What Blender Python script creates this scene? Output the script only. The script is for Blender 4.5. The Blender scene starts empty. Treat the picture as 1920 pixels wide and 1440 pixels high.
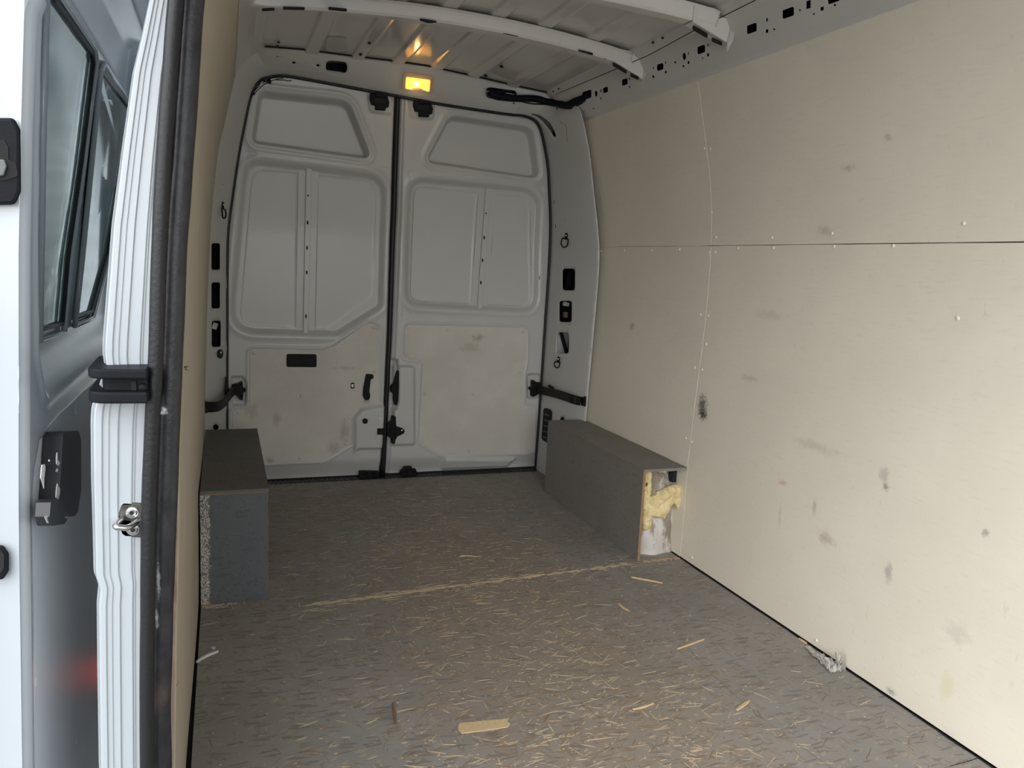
import bpy, bmesh, math, random
import numpy as np
from mathutils import Vector, Matrix
from mathutils.geometry import tessellate_polygon
from mathutils import noise as mnoise
random.seed(7); rng = np.random.default_rng(7)
S = bpy.context.scene
C = S.collection

# ------------------------------------------------------------------ camera, sky, sun, exposure
F_PX, YAW, PITCH, ROLL, CAM_H = 1474.7, 0.354976, -0.150212, 0.046088, 1.10232
cy, sy, cp, sp, cr, sr = math.cos(YAW), math.sin(YAW), math.cos(PITCH), math.sin(PITCH), math.cos(ROLL), math.sin(ROLL)
FW = Vector((sy*cp, cy*cp, sp)); R0 = Vector((cy, -sy, 0)); U0 = R0.cross(FW)
RT = R0*cr + U0*sr; UP = U0*cr - R0*sr
EYE = Vector((0, 0, CAM_H))
cam = bpy.data.cameras.new('camera'); camo = bpy.data.objects.new('camera', cam); C.objects.link(camo)
cam.sensor_width = 36; cam.lens = F_PX/1920*36; cam.clip_start = 0.02
camo.matrix_world = Matrix(((RT.x, UP.x, -FW.x, 0), (RT.y, UP.y, -FW.y, 0), (RT.z, UP.z, -FW.z, CAM_H), (0, 0, 0, 1)))
S.camera = camo
W = bpy.data.worlds.new('overcast_sky'); S.world = W; W.use_nodes = True
wn = W.node_tree.nodes; bg = wn['Background']
bg.inputs[0].default_value = (0.84, 0.93, 1.0, 1)
_tc = wn.new('ShaderNodeTexCoord'); _sx = wn.new('ShaderNodeSeparateXYZ'); W.node_tree.links.new(_tc.outputs['Generated'], _sx.inputs[0])
_mr = wn.new('ShaderNodeMapRange'); _mr.inputs[1].default_value = 0; _mr.inputs[2].default_value = 1; _mr.inputs[3].default_value = .85; _mr.inputs[4].default_value = 2.4   # overcast sky: zenith about three times the horizon
W.node_tree.links.new(_sx.outputs[2], _mr.inputs[0]); W.node_tree.links.new(_mr.outputs[0], bg.inputs[1])
sun = bpy.data.lights.new('sun', 'SUN'); sun.energy = 3.0; sun.angle = math.radians(85); sun.color = (1, 0.97, 0.93)
suno = bpy.data.objects.new('sun', sun); C.objects.link(suno)
SUN_DIR = Vector((0.68, 0.62, -0.30))
suno.rotation_euler = SUN_DIR.to_track_quat('-Z', 'Y').to_euler(); suno.location = (-6, -2, 6)
cab = bpy.data.lights.new('cab_fill', 'AREA'); cab.shape = 'RECTANGLE'; cab.size = 1.5; cab.size_y = .85; cab.energy = 19; cab.color = (1, .975, .93)
cabo = bpy.data.objects.new('cab_fill', cab); C.objects.link(cabo); cabo.location = (.40, -2.0, 1.30); cabo.rotation_euler = Vector((.34, 1, -.06)).to_track_quat('-Z', 'Y').to_euler()   # added fill light at the unseen cab end, brightens the rear of the bay
S.view_settings.view_transform = 'Standard'; S.view_settings.look = 'None'
S.view_settings.gamma = 1; S.view_settings.use_curve_mapping = False
S.view_settings.exposure = 0.66

# ------------------------------------------------------------------ helpers: rays onto real surfaces
def ray(px): return FW + RT*((px[0]-960)/F_PX) - UP*((px[1]-720)/F_PX)
def hit(px, g, t0=0.25, t1=7.0):
    d = ray(px); n = 140; ta = t0; ga = g(EYE+d*t0)
    for i in range(1, n+1):
        tb = t0+(t1-t0)*i/n; gb = g(EYE+d*tb)
        if ga*gb <= 0:
            for _ in range(32):
                tm = (ta+tb)/2; gm = g(EYE+d*tm)
                if ga*gm <= 0: tb = tm
                else: ta, ga = tm, gm
            return EYE+d*ta
        ta, ga = tb, gb
    raise RuntimeError('no hit %s' % (px,))
def at_y(px, y): d = ray(px); return EYE+d*(y/d.y)
def at_x(px, x): d = ray(px); return EYE+d*(x/d.x)
def at_z(px, z): d = ray(px); return EYE+d*((z-CAM_H)/d.z)
def lerp(a, b, t): return a+(b-a)*t
def interp(z, tab):
    if z <= tab[0][0]: return tab[0][1]
    for (a, b), (c, d) in zip(tab, tab[1:]):
        if z <= c: return b+(d-b)*(z-a)/(c-a)
    (a, b), (c, d) = tab[-2:]
    return d+(d-b)/(c-a)*(z-c)
# cross section of the lined cargo bay
WR = [(0, 1.671), (.38, 1.671), (.60, 1.680), (.749, 1.689), (.90, 1.696), (.971, 1.698), (1.10, 1.699), (1.217, 1.696), (1.322, 1.687), (1.40, 1.675), (1.473, 1.661), (1.60, 1.630), (1.743, 1.594), (1.787, 1.581), (1.95, 1.53)]
def xr(z): return interp(z, WR)
WLR = [(0, -.080), (.356, -.078), (.814, -.066), (1.0, -.058), (1.213, -.047), (1.35, -.033), (1.515, -.013), (1.65, .018), (1.795, .051), (1.95, .10)]
WLF = [(0, -.085), (.32, -.078), (.77, -.063), (1.0, -.056), (1.19, -.046), (1.33, -.037), (1.435, -.023), (1.60, .004), (1.795, .045)]
Y_LF = 1.2
def xl(y, z):
    t = (y-Y_LF)/(3.55-Y_LF)
    return lerp(interp(z, WLF), interp(z, WLR), t)
def zroof(x): return 1.975-.05*((x-.8)/.7)**2
def yd(z): return 3.90-(0 if z < 1.2 else .10*((z-1.2)/.67)**1.3)
gR = lambda p: p.x-xr(p.z)
gD = lambda p: p.y-yd(p.z)
gRoof = lambda p: p.z-zroof(p.x)
Z_TOP = 1.787; D_RF = 3.54

# ------------------------------------------------------------------ helpers: meshes
def new_obj(name, me, mat=None, parent=None):
    o = bpy.data.objects.new(name, me); C.objects.link(o)
    if mat is not None and me is not None and len(me.materials) == 0: me.materials.append(mat)
    if parent is not None: o.parent = parent
    return o
def mesh_obj(name, vs, fs, mat, parent=None, smooth=False):
    me = bpy.data.meshes.new(name); me.from_pydata([tuple(v) for v in vs], [], fs); me.update()
    if smooth: me.polygons.foreach_set('use_smooth', [True]*len(me.polygons))
    return new_obj(name, me, mat, parent)
def bm_obj(name, bm, mat, parent=None, smooth=False):
    bmesh.ops.recalc_face_normals(bm, faces=bm.faces)
    me = bpy.data.meshes.new(name); bm.to_mesh(me); bm.free()
    if smooth: me.polygons.foreach_set('use_smooth', [True]*len(me.polygons))
    return new_obj(name, me, mat, parent)
def bevel(o, w=.002, seg=2, ang=35):
    m = o.modifiers.new('bevel', 'BEVEL'); m.width = w; m.segments = seg; m.limit_method = 'ANGLE'; m.angle_limit = math.radians(ang)
    m.use_clamp_overlap = True
    return o
def tag(o, label=None, cat=None, group=None, kind=None):
    if label: o['label'] = label
    if cat: o['category'] = cat
    if group: o['group'] = group
    if kind: o['kind'] = kind
    return o
def empty(name, loc=(0, 0, 0)):
    o = bpy.data.objects.new(name, None); C.objects.link(o); o.location = loc; o.empty_display_size = .05
    return o
def adopt(o, parent):          # parent while keeping world place
    o.parent = parent; o.matrix_parent_inverse = Matrix.Translation(-Vector(parent.location)) if parent.type == 'EMPTY' else Matrix.Identity(4)
    return o
def add_box(bm, c, s, rot=None):
    M = Matrix.Translation(Vector(c)) @ (rot.to_4x4() if rot is not None else Matrix.Identity(4)) @ Matrix.Diagonal((s[0], s[1], s[2], 1))
    return bmesh.ops.create_cube(bm, size=1, matrix=M)['verts']
def add_tube(bm, pts, r, sides=10, cap=True):
    pts = [Vector(p) for p in pts]; n = len(pts); rings = []
    rr = r if hasattr(r, '__len__') else [r]*n
    ref = None
    for i, p in enumerate(pts):
        t = (pts[min(i+1, n-1)]-pts[max(i-1, 0)]).normalized()
        if ref is None:
            ref = t.orthogonal().normalized()
        ref = (ref-t*ref.dot(t)).normalized(); b = t.cross(ref)
        rings.append([bm.verts.new(p+(ref*math.cos(2*math.pi*k/sides)+b*math.sin(2*math.pi*k/sides))*rr[i]) for k in range(sides)])
    for a, b in zip(rings, rings[1:]):
        for k in range(sides): bm.faces.new((a[k], a[(k+1) % sides], b[(k+1) % sides], b[k]))
    if cap: bm.faces.new(rings[0][::-1]); bm.faces.new(rings[-1])
def smooth_path(pts, n=8):
    pts = [Vector(p) for p in pts]; out = []
    for i in range(len(pts)-1):
        p0, p1, p2, p3 = pts[max(i-1, 0)], pts[i], pts[i+1], pts[min(i+2, len(pts)-1)]
        for k in range(n):
            t = k/n
            out.append(.5*((2*p1)+(p2-p0)*t+(2*p0-5*p1+4*p2-p3)*t*t+(3*p1-p0-3*p2+p3)*t**3))
    return out+[pts[-1]]
def add_dome(bm, c, nrm, r, h=None, sides=10):
    nrm = Vector(nrm).normalized(); a = nrm.orthogonal().normalized(); b = nrm.cross(a); h = h or r*.5
    prev = None
    for fr, fh in ((1, -.3), (1, .25), (.75, .75), (.3, 1)):
        ring = [bm.verts.new(Vector(c)+(a*math.cos(2*math.pi*k/sides)+b*math.sin(2*math.pi*k/sides))*r*fr+nrm*h*fh) for k in range(sides)]
        if prev:
            for k in range(sides): bm.faces.new((prev[k], prev[(k+1) % sides], ring[(k+1) % sides], ring[k]))
        prev = ring
    bm.faces.new(prev)
def rp(pts, r, n=5):           # round the corners of a polygon (2-D)
    out = []; N = len(pts)
    for i in range(N):
        p = Vector(pts[i][:2]); a = Vector(pts[i-1][:2]); b = Vector(pts[(i+1) % N][:2])
        rad = pts[i][2] if len(pts[i]) > 2 else r
        da, db = (a-p), (b-p); la, lb = da.length, db.length
        ang = da.angle(db)
        if rad <= 0 or ang > 3.05: out.append((p.x, p.y)); continue
        c = min(rad/math.tan(ang/2), la*.48, lb*.48)
        pa, pb = p+da/la*c, p+db/lb*c
        for k in range(n+1):
            t = k/n
            q = pa*(1-t)**2+p*2*t*(1-t)+pb*t*t
            out.append((q.x, q.y))
    return out
def ell(cx, cyy, rx, ry, n=16, rot=0):
    return [(cx+rx*math.cos(2*math.pi*k/n)*math.cos(rot)-ry*math.sin(2*math.pi*k/n)*math.sin(rot), cyy+rx*math.cos(2*math.pi*k/n)*math.sin(rot)+ry*math.sin(2*math.pi*k/n)*math.cos(rot)) for k in range(n)]
def rect(cx, cyy, w, h, r=3, skew=0):   # skew: vertical shear (dy per dx)
    return rp([(cx+a*w/2, cyy+b*h/2+skew*a*w/2) for a, b in ((-1, -1), (1, -1), (1, 1), (-1, 1))], r)
def zig(crop, scale, pts):     # crop-picture coordinates back to photograph pixels
    return [(crop[0]+p[0]/scale, crop[1]+p[1]/scale)+tuple(q/scale for q in p[2:]) for p in pts]
def sheet(name, outer, holes, fn, cutu, cutv, thick, mat, parent=None, smooth=False):
    # polygon with holes in (u,v), cut into strips, bent by fn(u,v), then given a thickness
    loops = [[Vector((p[0], p[1], 0)) for p in outer]]+[[Vector((p[0], p[1], 0)) for p in h] for h in holes]
    flat = [p for l in loops for p in l]
    bm = bmesh.new(); vs = [bm.verts.new(p) for p in flat]
    for t in tessellate_polygon(loops):
        try: bm.faces.new([vs[i] for i in t])
        except ValueError: pass
    for u in cutu: bmesh.ops.bisect_plane(bm, geom=bm.verts[:]+bm.edges[:]+bm.faces[:], plane_co=(u, 0, 0), plane_no=(1, 0, 0))
    for v in cutv: bmesh.ops.bisect_plane(bm, geom=bm.verts[:]+bm.edges[:]+bm.faces[:], plane_co=(0, v, 0), plane_no=(0, 1, 0))
    for v in bm.verts: v.co = fn(v.co.x, v.co.y)
    bmesh.ops.recalc_face_normals(bm, faces=bm.faces)
    o = bm_obj(name, bm, mat, parent, smooth)
    if smooth: o.data.set_sharp_from_angle(angle=math.radians(24))
    if thick:
        m = o.modifiers.new('thickness', 'SOLIDIFY'); m.thickness = abs(thick); m.offset = 0 if thick < 0 else 1
    return o
def slab(name, pts, g, out, thick, mat, parent=None, bev=.0015, lift=0.0):
    # flat piece whose outline lies on surface g, thick along out
    out = Vector(out).normalized()
    P = [hit(p, g)+out*lift for p in pts]
    n = len(P); bm = bmesh.new()
    a = [bm.verts.new(p) for p in P]; b = [bm.verts.new(p+out*thick) for p in P]
    tris = tessellate_polygon([[Vector((p[0], p[1], 0)) for p in pts]])
    for t in tris:
        bm.faces.new([a[i] for i in t]); bm.faces.new([b[i] for i in t[::-1]])
    for i in range(n): bm.faces.new((a[i], a[(i+1) % n], b[(i+1) % n], b[i]))
    bmesh.ops.recalc_face_normals(bm, faces=bm.faces)
    bmesh.ops.dissolve_limit(bm, angle_limit=.02, verts=bm.verts[:], edges=bm.edges[:])
    o = bm_obj(name, bm, mat, parent)
    if bev: bevel(o, bev, 2, 40)
    return o
def sdpoly(X, Z, poly):        # signed distance (negative inside), arrays
    P = np.array([p[:2] for p in poly]); d = np.full(X.shape, 1e9); s = np.ones(X.shape)
    N = len(P)
    for i in range(N):
        a, b = P[i], P[i-1]; ex, ez = b-a; wx, wz = X-a[0], Z-a[1]
        t = np.clip((wx*ex+wz*ez)/(ex*ex+ez*ez+1e-12), 0, 1)
        d = np.minimum(d, (wx-ex*t)**2+(wz-ez*t)**2)
        c1 = Z >= a[1]; c2 = Z < b[1]; c3 = ex*wz > ez*wx
        flip = (c1 & c2 & c3) | (~c1 & ~c2 & ~c3)
        s = np.where(flip, -s, s)
    return s*np.sqrt(d)
def sst(t): t = np.clip(t, 0, 1); return t*t*(3-2*t)
def grid_obj(name, P, mat, parent=None, keep=None, smooth=True):
    # P: array (n,m,3)
    n, m = P.shape[:2]
    idx = np.arange(n*m).reshape(n, m)
    q = np.stack([idx[:-1, :-1], idx[1:, :-1], idx[1:, 1:], idx[:-1, 1:]], -1).reshape(-1, 4)
    if keep is not None: q = q[keep.reshape(-1)]
    me = bpy.data.meshes.new(name)
    me.vertices.add(n*m); me.vertices.foreach_set('co', P.reshape(-1).astype(np.float32))
    me.loops.add(len(q)*4); me.loops.foreach_set('vertex_index', q.reshape(-1).astype(np.int32))
    me.polygons.add(len(q)); me.polygons.foreach_set('loop_start', (np.arange(len(q))*4).astype(np.int32))
    me.polygons.foreach_set('use_smooth', np.full(len(q), smooth))
    me.update(calc_edges=True); me.validate()
    return new_obj(name, me, mat, parent)

# ------------------------------------------------------------------ materials
def mat(name, col, rough=.5, metal=0, spec=.5, var=0, vscale=8, bump=0, bscale=60, coat=0):
    m = bpy.data.materials.new(name); m.use_nodes = True; nt = m.node_tree; b = nt.nodes['Principled BSDF']
    b.inputs['Base Color'].default_value = (*col, 1); b.inputs['Roughness'].default_value = rough
    b.inputs['Metallic'].default_value = metal; b.inputs['Specular IOR Level'].default_value = spec
    if coat: b.inputs['Coat Weight'].default_value = coat; b.inputs['Coat Roughness'].default_value = .12
    if var:
        n = nt.nodes.new('ShaderNodeTexNoise'); n.inputs['Scale'].default_value = vscale; n.inputs['Detail'].default_value = 6
        r = nt.nodes.new('ShaderNodeMixRGB'); r.inputs[1].default_value = (*[c*(1-var) for c in col], 1); r.inputs[2].default_value = (*[min(1, c*(1+var)) for c in col], 1)
        tc = nt.nodes.new('ShaderNodeNewGeometry'); nt.links.new(tc.outputs['Position'], n.inputs['Vector'])
        nt.links.new(n.outputs['Fac'], r.inputs[0]); nt.links.new(r.outputs[0], b.inputs['Base Color'])
    if bump:
        n2 = nt.nodes.new('ShaderNodeTexNoise'); n2.inputs['Scale'].default_value = bscale; n2.inputs['Detail'].default_value = 4
        bp = nt.nodes.new('ShaderNodeBump'); bp.inputs['Strength'].default_value = bump; bp.inputs['Distance'].default_value = .002
        tc2 = nt.nodes.new('ShaderNodeNewGeometry'); nt.links.new(tc2.outputs['Position'], n2.inputs['Vector'])
        nt.links.new(n2.outputs['Fac'], bp.inputs['Height']); nt.links.new(bp.outputs[0], b.inputs['Normal'])
    return m
class NB:      # small node builder
    def __init__(s, m): s.nt = m.node_tree; s.b = s.nt.nodes['Principled BSDF']
    def n(s, t, **kw):
        x = s.nt.nodes.new(t)
        for k, v in kw.items(): setattr(x, k, v)
        return x
    def l(s, a, b): s.nt.links.new(a, b)
    def pos(s): return s.n('ShaderNodeNewGeometry').outputs['Position']
    def mapping(s, vec, sc=(1, 1, 1), rot=(0, 0, 0), loc=(0, 0, 0)):
        m = s.n('ShaderNodeMapping'); m.inputs['Scale'].default_value = sc; m.inputs['Rotation'].default_value = rot; m.inputs['Location'].default_value = loc
        s.l(vec, m.inputs['Vector']); return m.outputs[0]
    def noise(s, vec, sc, det=5, rough=.5):
        n = s.n('ShaderNodeTexNoise'); n.inputs['Scale'].default_value = sc; n.inputs['Detail'].default_value = det; n.inputs['Roughness'].default_value = rough
        s.l(vec, n.inputs['Vector']); return n.outputs['Fac']
    def ramp(s, fac, a, b, lo=0, hi=1):
        r = s.n('ShaderNodeMapRange'); r.interpolation_type = 'SMOOTHSTEP'
        r.inputs[1].default_value = a; r.inputs[2].default_value = b; r.inputs[3].default_value = lo; r.inputs[4].default_value = hi
        s.l(fac, r.inputs[0]); return r.outputs[0]
    def math(s, op, a, b):
        m = s.n('ShaderNodeMath', operation=op)
        for i, v in enumerate((a, b)):
            if isinstance(v, (int, float)): m.inputs[i].default_value = v
            else: s.l(v, m.inputs[i])
        return m.outputs[0]
    def mix(s, fac, a, b):
        m = s.n('ShaderNodeMixRGB')
        if isinstance(fac, (int, float)): m.inputs[0].default_value = fac
        else: s.l(fac, m.inputs[0])
        for i, v in ((1, a), (2, b)):
            if isinstance(v, tuple): m.inputs[i].default_value = (*v, 1)
            else: s.l(v, m.inputs[i])
        return m.outputs[0]
    def stain(s, base, c, r, col, strength, ns=25):
        p = s.n('ShaderNodeVectorMath', operation='SUBTRACT'); s.l(s.P, p.inputs[0]); p.inputs[1].default_value = c
        q = s.n('ShaderNodeVectorMath', operation='DIVIDE'); s.l(p.outputs[0], q.inputs[0]); q.inputs[1].default_value = r
        ln = s.n('ShaderNodeVectorMath', operation='LENGTH'); s.l(q.outputs[0], ln.inputs[0])
        d = s.math('ADD', ln.outputs['Value'], s.math('MULTIPLY', s.noise(s.P, ns, 6, .7), 1.4))
        return s.mix(s.ramp(d, 1.35, .75, 0, strength), base, col)
    def bump(s, h, strength, dist=.002):
        b = s.n('ShaderNodeBump'); b.inputs['Strength'].default_value = strength; b.inputs['Distance'].default_value = dist
        s.l(h, b.inputs['Height']); s.l(b.outputs[0], s.b.inputs['Normal'])

M = {}
M['paint'] = mat('interior_white_paint', (.53, .53, .512), .32, var=.05, vscale=5, spec=.5)
M['roofpaint'] = mat('roof_white_paint', (.60, .59, .57), .15, var=.06, vscale=6, spec=.6)
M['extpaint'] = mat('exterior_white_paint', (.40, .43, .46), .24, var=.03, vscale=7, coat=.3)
M['black'] = mat('black_plastic', (.008, .009, .012), .5, spec=.12, bump=.15, bscale=300)
M['blackmetal'] = mat('black_painted_steel', (.010, .0095, .0095), .45, spec=.14)
M['rubber'] = mat('black_rubber_seal', (.012, .012, .014), .42, spec=.35, bump=.35, bscale=160)
M['dark'] = mat('dark_cavity', (.012, .012, .013), .9)  # near-black colour stands in for the shade inside holes, slots and gaps
M['bodydark'] = mat('unlit_body_shell', (.03, .03, .03), .8)  # darkened so the body cavities behind the cut-outs look unlit
M['steel'] = mat('bare_steel', (.55, .55, .54), .25, metal=1)
M['rawwood'] = mat('raw_board_edge', (.33, .20, .11), .8, var=.35, vscale=60, bump=.5, bscale=150)
M['plyedge'] = mat('plywood_edge', (.42, .31, .24), .8, var=.3, vscale=40)
M['flake1'] = mat('pale_wood_strand', (.52, .41, .27), .75, var=.3, vscale=150)
M['flake2'] = mat('brown_wood_strand', (.24, .165, .105), .75, var=.2, vscale=150)
M['flake3'] = mat('dark_wood_strand', (.155, .132, .112), .75, var=.2, vscale=150)
M['whitebit'] = mat('white_paint_fleck', (.62, .61, .58), .6)
M['ground'] = mat('asphalt', (.16, .16, .16), .9, var=.3, vscale=3, bump=.4, bscale=80)
M['clad'] = mat('corrugated_cladding', (.55, .56, .55), .5, var=.1, vscale=2)
M['green'] = mat('green_cable_tie', (.03, .09, .06), .5)
M['greyseal'] = mat('grey_plastic', (.12, .125, .13), .45)

m = mat('cream_plywood', (.66, .60, .50), .52); M['ply'] = m; nb = NB(m); nb.P = nb.pos()
base = nb.mix(nb.ramp(nb.noise(nb.P, 2.2, 6, .6), .3, .7), (.83, .768, .655), (.77, .71, .605))
base = nb.mix(nb.ramp(nb.noise(nb.mapping(nb.P, (1, 3, 22)), 6, 5, .6), .52, .8, 0, .25), base, (.55, .49, .41))
base = nb.mix(nb.ramp(nb.noise(nb.mapping(nb.P, (2, 9, 3), (.5, .2, 0)), 9, 7, .65), .60, .78, 0, .30), base, (.42, .37, .31))
base = nb.mix(nb.ramp(nb.noise(nb.mapping(nb.P, (1, 4, 30), (.9, 0, 0)), 8, 3, .7), .70, .76, 0, .28), base, (.30, .27, .24))
STAINS = [((1317, 758), 9, 20, (.05, .05, .055), .85, 60), ((1318, 776), 9, 12, (.02, .02, .024), .95, 90), ((1548, 1010), 18, 16, (.32, .22, .12), .65, 25),
          ((1775, 1290), 13, 30, (.66, .62, .36), .6, 14), ((1665, 1075), 8, 20, (.25, .24, .24), .7, 40), ((1545, 432), 16, 12, (.33, .29, .23), .6, 20),
          ((1590, 315), 14, 8, (.25, .22, .18), .5, 40), ((1657, 890), 9, 14, (.28, .26, .24), .55, 40), ((1660, 912), 6, 8, (.07, .07, .07), .8, 90),
          ((1467, 905), 9, 5, (.48, .16, .13), .6, 80), ((1462, 968), 3, 30, (.38, .46, .46), .45, 30), ((1527, 950), 4, 16, (.25, .24, .23), .6, 50),
          ((1848, 1000), 7, 9, (.10, .10, .10), .75, 90), ((1185, 612), 5, 8, (.30, .24, .17), .8, 40), ((1795, 1190), 26, 22, (.45, .40, .35), .45, 30),
          ((1405, 710), 16, 6, (.36, .29, .24), .55, 40), ((1665, 258), 8, 8, (.30, .26, .21), .5, 60), ((1530, 838), 50, 10, (.46, .38, .32), .5, 25),
          ((1440, 590), 30, 9, (.45, .40, .34), .45, 30), ((1671, 1297), 10, 6, (.08, .08, .08), .8, 90)]
for px, rx, ry, col, st, ns in STAINS:
    c = hit(px, gR); e = hit((px[0]+rx, px[1]), gR); f = hit((px[0], px[1]+ry), gR)
    base = nb.stain(base, tuple(c), (.25, abs(e.y-c.y)*2+.002, abs(f.z-c.z)*2+.002), col, st*(1 if st > .83 else .72), ns*1.3)
nb.l(base, nb.b.inputs['Base Color'])
nb.bump(nb.noise(nb.P, 120, 4), .06)

m = mat('left_plywood', (.56, .49, .38), .6); M['plyleft'] = m; nb = NB(m); nb.P = nb.pos()
g1 = nb.noise(nb.mapping(nb.P, (1, 60, 2.2)), 3, 6, .65)
base = nb.mix(nb.ramp(g1, .35, .7), (.49, .44, .345), (.385, .335, .26))
base = nb.mix(nb.ramp(nb.noise(nb.mapping(nb.P, (1, 25, 3)), 4, 5, .7), .62, .75, 0, .5), base, (.30, .25, .20))
nb.l(base, nb.b.inputs['Base Color']); nb.bump(g1, .4, .003)

def osb(name, c1, c2, strand, amount, cream=False, worn=False):
    m = mat(name, c1, .62); nb = NB(m); nb.P = nb.pos()
    base = nb.mix(nb.ramp(nb.noise(nb.P, 3.0, 6, .6), .3, .7), c1, c2)
    if worn:      # paint walked through to brown along the middle of the floor
        vv = nb.n('ShaderNodeVectorMath', operation='SUBTRACT'); nb.l(nb.P, vv.inputs[0]); vv.inputs[1].default_value = (.86, 1.9, 0)
        v2 = nb.n('ShaderNodeVectorMath', operation='DIVIDE'); nb.l(vv.outputs[0], v2.inputs[0]); v2.inputs[1].default_value = (.55, 1.7, 1)
        ln = nb.n('ShaderNodeVectorMath', operation='LENGTH'); nb.l(v2.outputs[0], ln.inputs[0])
        dd = nb.math('ADD', ln.outputs['Value'], nb.math('MULTIPLY', nb.noise(nb.P, 14, 6, .7), 1.1))
        base = nb.mix(nb.ramp(dd, 1.55, .85, 0, .62), base, (.285, .225, .172))
    hts = None
    for k, (ang, sx, sc) in enumerate(((.15, 6, 66), (-.5, 5, 80), (.9, 5, 72), (1.5, 6, 84), (-.1, 7, 100))):
        v = nb.n('ShaderNodeTexVoronoi'); v.inputs['Scale'].default_value = sc
        nb.l(nb.mapping(nb.mapping(nb.P, (1, 1, 1), (0, ang*.8, ang), (k*3.1, k*1.7, k*.9)), (1/sx, 1, 1)), v.inputs['Vector'])
        sep = nb.n('ShaderNodeSeparateColor'); nb.l(v.outputs['Color'], sep.inputs[0])
        pick = nb.ramp(sep.outputs[0], .66, .70); shape = nb.ramp(v.outputs['Distance'], .42, .30)
        msk = nb.math('MULTIPLY', pick, shape)
        base = nb.mix(nb.math('MULTIPLY', msk, amount*(.9 if k % 2 else .7)), base, strand[k % len(strand)])
        hts = msk if hts is None else nb.math('ADD', hts, msk)
    fine = nb.noise(nb.mapping(nb.P, (14, 95, 40), (0, 0, .12)), 5, 5, .7)
    base = nb.mix(nb.ramp(fine, .56, .72, 0, .32), base, strand[0])
    base = nb.mix(nb.ramp(nb.noise(nb.P, 350, 2), .74, .78, 0, .5), base, (.40, .38, .35))
    if cream:
        sx_ = nb.n('ShaderNodeSeparateXYZ'); nb.l(nb.P, sx_.inputs[0])
        crk = nb.n('ShaderNodeTexVoronoi', feature='DISTANCE_TO_EDGE'); crk.inputs['Scale'].default_value = 150
        wv_ = nb.n('ShaderNodeVectorMath', operation='ADD'); nb.l(nb.mapping(nb.P, (1, 1, .55)), wv_.inputs[0]); nz_ = nb.n('ShaderNodeTexNoise'); nz_.inputs['Scale'].default_value = 60; nb.l(nb.P, nz_.inputs['Vector']); ms_ = nb.n('ShaderNodeVectorMath', operation='SCALE'); ms_.inputs['Scale'].default_value = .02; nb.l(nz_.outputs['Color'], ms_.inputs[0]); nb.l(ms_.outputs[0], wv_.inputs[1]); nb.l(wv_.outputs[0], crk.inputs['Vector'])
        edge = nb.math('ADD', sx_.outputs[0], nb.math('MULTIPLY', nb.noise(nb.P, 40, 4, .7), .03))
        yy = nb.ramp(sx_.outputs[1], 2.60, 2.53)
        mk = nb.math('MULTIPLY', nb.math('MULTIPLY', nb.ramp(edge, -.029, -.035), nb.ramp(crk.outputs[0], .06, .13)), yy)
        base = nb.mix(mk, base, (.52, .47, .38))
    nb.l(base, nb.b.inputs['Base Color'])
    nb.bump(nb.math('ADD', hts, fine), .35, .0012)
    return m
M['osb'] = osb('grey_painted_strand_board', (.242, .228, .213), (.298, .278, .258), [(.14, .125, .11), (.36, .30, .23), (.20, .165, .135), (.30, .26, .22)], .75, worn=True)
M['boxgrey'] = osb('grey_painted_box_board', (.118, .112, .104), (.135, .128, .119), [(.075, .07, .066), (.15, .135, .12), (.10, .094, .088)], .35)
M['boxgrey_lit'] = osb('grey_painted_box_board_lit', (.200, .188, .170), (.228, .214, .195), [(.13, .12, .11), (.26, .23, .20), (.17, .16, .145)], .35)  # same board paint, doorway light on the right box put into the colour
M['boxgrey_skylit'] = osb('grey_painted_box_board_skylit', (.098, .106, .118), (.110, .118, .130), [(.05, .052, .058), (.125, .13, .14), (.075, .08, .088)], .45, True)  # same board paint, cool sky tint on the front put into the colour

m = mat('scuffed_hardboard', (.58, .56, .51), .6); M['hard'] = m; nb = NB(m); nb.P = nb.pos()
base = nb.mix(nb.ramp(nb.noise(nb.P, 4, 6, .6), .3, .7), (.64, .615, .56), (.56, .535, .48))
base = nb.mix(nb.ramp(nb.noise(nb.mapping(nb.P, (6, 1, 14), (0, .7, 0)), 3, 7, .7), .62, .82, 0, .5), base, (.36, .31, .25))
base = nb.mix(nb.ramp(nb.noise(nb.mapping(nb.P, (3, 1, 20), (0, -.5, 0)), 5, 4, .7), .68, .80, 0, .4), base, (.30, .26, .21))
for px, rx, ry, col, st in [((897, 633), 14, 8, (.30, .24, .17), .7), ((880, 652), 22, 10, (.40, .33, .25), .5), ((645, 810), 10, 22, (.34, .28, .21), .6), ((625, 840), 14, 14, (.36, .30, .23), .55), ((472, 770), 12, 14, (.36, .31, .25), .5), ((519, 785), 8, 14, (.34, .29, .23), .5), ((650, 690), 26, 4, (.38, .34, .28), .5), ((505, 862), 10, 6, (.2, .18, .16), .6), ((688, 752), 8, 6, (.3, .24, .18), .5)]:
    c = hit(px, gD); base = nb.stain(base, tuple(c), (rx*.0052, .3, ry*.0052), col, st, 40)
nb.l(base, nb.b.inputs['Base Color']); nb.bump(nb.noise(nb.P, 150, 4), .08)

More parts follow.
